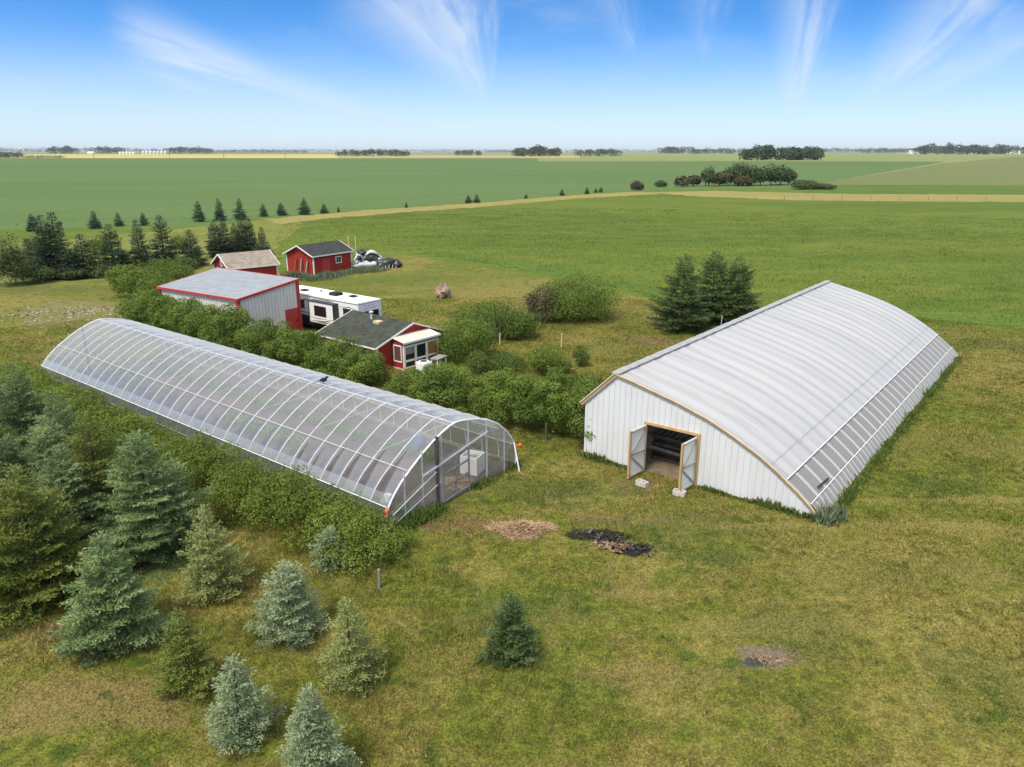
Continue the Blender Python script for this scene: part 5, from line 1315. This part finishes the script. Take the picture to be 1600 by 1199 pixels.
# far houses
for (u, v, wd, h_, wall, roofm, lab) in [(813, 244.2, 9, 3.0, m_white, m_redtrim, 'far farmhouse with a red roof at the farmyard trees'), (585, 244.0, 5, 2.5, m_white, m_white, 'tiny white shed in front of the long shelterbelt'), (1497, 241.4, 6, 2.5, m_white, m_white, 'tiny white shed at the foot of the far right shelterbelt'), (1515, 241.5, 6, 2.4, m_white, m_white, 'second tiny white shed at the far right shelterbelt'), (1583, 241.0, 18, 3, m_white, m_white, 'long white farm building at the far right edge'), (1430, 240.9, 20, 2.2, m_white, m_white, 'low pale farm shed left of the far right shelterbelt'), (142, 240.6, 9, 3, m_white, m_white, 'low white farm shed between the far left trees')]:
    q = at(u, v); Wd = rad(u, v, wd) ; t_ = thing('farm_building', lab, 'farm building', (q[0], q[1], .05), math.pi / 2)
    gable(t_, -Wd * .5, Wd * .5, Wd * 2, h_, h_ + Wd * .45, 0, wall, roofm, m_white, .3, .3, trimw=.2); t_.location.x += Wd * K
# power poles along the canola
for k, u in enumerate((147, 265, 350, 446)):
    q = at(u, 247.6); h_ = hgt(u, 247.6, 240); t_ = thing('power_pole', ord_[k] + ' thin power pole from the left along the canola field', 'power pole', (q[0], q[1], .05), 0, 'power poles along the canola'); MB().tube([(0, 0, 0), (0, 0, h_)], .28, 6).build('pole', m_darkwood, t_); MB().box(-1.4, 1.4, -.12, .12, h_ - .9, h_ - .6).build('crossarm', m_darkwood, t_)


# ------------------------------------------------------------------ grass blades
def inside(poly, x, y):
    c = np.zeros(len(x), bool); n = len(poly)
    for i in range(n):
        (x0, y0), (x1, y1) = poly[i], poly[(i + 1) % n]
        hit = ((y0 > y) != (y1 > y)); xi = (x1 - x0) * (y - y0) / (y1 - y0 + 1e-12) + x0
        c ^= hit & (x < xi)
    return c


GHP = [gl(-.05, 3.5), gl(-.05, -3.5), gl(GL, -3.5), gl(GL, 3.5)]; BNP = [bl(0, 0), bl(9.45, 0), bl(9.45, BLEN), bl(0, BLEN)]
ASH = [at(*p)[:2] for p in [(893, 836), (900, 826), (928, 828), (955, 840), (985, 850), (1018, 862), (1014, 876), (992, 880), (975, 870), (950, 862), (918, 848)]]
DRT = [at(*p)[:2] for p in [(1160, 1018), (1176, 1010), (1222, 1024), (1236, 1035), (1228, 1052), (1172, 1055), (1158, 1040)]]


def blades(name, label, n, rmin, rmax, power, hmin, hmax, wd, mat, seed, area=None, lean=.55, amax=.86):
    rng = np.random.default_rng(seed); uu = rng.uniform(0, 1, n); e = 2 - power
    r_ = (rmin ** e + uu * (rmax ** e - rmin ** e)) ** (1 / e); th = rng.uniform(-amax, amax, n); x = r_ * np.sin(th); y = r_ * np.cos(th)
    ok = np.ones(n, bool)
    for p in (GHP, BNP, ASH, DRT): ok &= ~inside(p, x, y)
    if area is not None: ok &= inside(area, x, y)
    x, y, r_ = x[ok], y[ok], r_[ok]; n = len(x); sc = np.clip(r_ / 20, .7, 2.4)
    th = rng.uniform(0, 6.283, n); s = np.stack([np.cos(th), np.sin(th), np.zeros(n)], 1) * (wd * sc * rng.uniform(.6, 1.4, n))[:, None]
    b = np.stack([x, y, np.full(n, GZ - .005)], 1); clump = .7 + .3 * np.sin(x * 1.3 + np.sin(y * .9)) * np.sin(y * 1.1)
    tip = b + np.concatenate([rng.normal(0, lean, (n, 2)), np.ones((n, 1))], 1) * (rng.uniform(hmin, hmax, n) * clump * np.clip(sc, .8, 1.4))[:, None]
    o = link(bpy.data.objects.new(name, polys_mesh(name, np.stack([b - s, b + s, tip], 1), rng.uniform(0, 1, n), mat))); o['kind'] = 'stuff'; tag(o, label, 'grass'); return o


blades('grass', 'short mown grass of the lawn', 900000, 10.5, 62, 1.7, .035, .105, .0085, m_grass, 1)
ROUGH = [at(*p)[:2] for p in [(330, 1250), (300, 1110), (110, 1050), (0, 975), (-200, 900), (-60, 700), (300, 760), (450, 860), (640, 880), (720, 900), (800, 1000), (890, 1060), (900, 1160), (760, 1199), (700, 1300)]]
blades('long_grass', 'long seedy grass around the young spruces', 60000, 10.5, 30, 1.6, .10, .30, .008, m_tall, 2, ROUGH, .4)

def tufts(name, label, n, per, rmin, rmax, hmin, hmax, spread, wd, mat, seed, area=None, amax=.8):
    rng = np.random.default_rng(seed); r_ = np.sqrt(rng.uniform(rmin ** 1.0, rmax ** 1.0, n)) ** 2; th = rng.uniform(-amax, amax, n); x = r_ * np.sin(th); y = r_ * np.cos(th); sz = rng.uniform(.5, 1.3, n)
    x = np.repeat(x, per) + rng.normal(0, spread, n * per) * np.repeat(sz, per); y = np.repeat(y, per) + rng.normal(0, spread, n * per) * np.repeat(sz, per); h_ = rng.uniform(hmin, hmax, n * per) * np.repeat(sz, per)
    ok = ~inside(GHP, x, y) & ~inside(BNP, x, y)
    if area is not None: ok &= inside(area, x, y)
    x, y, h_ = x[ok], y[ok], h_[ok]; m = len(x); pos = np.stack([x, y, np.full(m, GZ)], 1); dr = unit(rng.normal(0, .5, (m, 3)) * (1, 1, 0) + (0, 0, 1))
    o = link(bpy.data.objects.new(name, polys_mesh(name, leaf_quads(pos, dr, rng.normal(0, 1, (m, 3)), h_, wd * rng.uniform(.6, 1.4, m)), rng.uniform(0, 1, m), mat))); o['kind'] = 'stuff'; return tag(o, label, 'grass')


LWN = [at(*p)[:2] for p in LAWN_PX[2:13]] + [at(1900, 900)[:2], at(1600, 1300)[:2], at(0, 1300)[:2], at(-300, 900)[:2]]
tufts('weed_tufts', 'dark green weed tufts scattered over the mown lawn', 620, 36, 11, 60, .05, .16, .16, .022, m_weed, 21, LWN)
tufts('straw_tufts', 'dead straw coloured tufts scattered over the mown lawn', 420, 26, 11, 50, .04, .12, .18, .016, m_straw, 22, LWN)
tufts('lush_tufts', 'fresh yellow green grass tufts among the young spruces', 260, 70, 10.5, 24, .14, .42, .24, .014, m_fresh, 23, ROUGH, .6)
PST = [at(*p)[:2] for p in [(420, 400), (440, 352), (740, 322), (1000, 304), (1600, 312), (2000, 330), (2000, 520), (1490, 505), (1200, 497), (1010, 462), (850, 428), (640, 396)]]
tufts('pasture_grass', 'taller uneven grass of the pasture behind the yard', 9000, 20, 42, 165, .06, .26, .9, .05, m_pblade, 24, PST, .75)

# ------------------------------------------------------------------ haze
hz = MB().box(-9600, 9600, -310, 9600, -1.2, 40).build('haze', bpy.data.materials.new('haze air')); hz['kind'] = 'stuff'; tag(hz, 'thin pale haze over the farmland', 'haze')
hm = hz.data.materials[0]; hm.use_nodes = True; hn = NT(hm.node_tree); hn.n.clear()
pv = hn.new('ShaderNodeVolumePrincipled'); pv.inputs['Color'].default_value = (.80, .88, 1, 1); pv.inputs['Density'].default_value = .00004; pv.inputs['Anisotropy'].default_value = .2
hn.l.new(pv.outputs[0], hn.new('ShaderNodeOutputMaterial').inputs['Volume'])
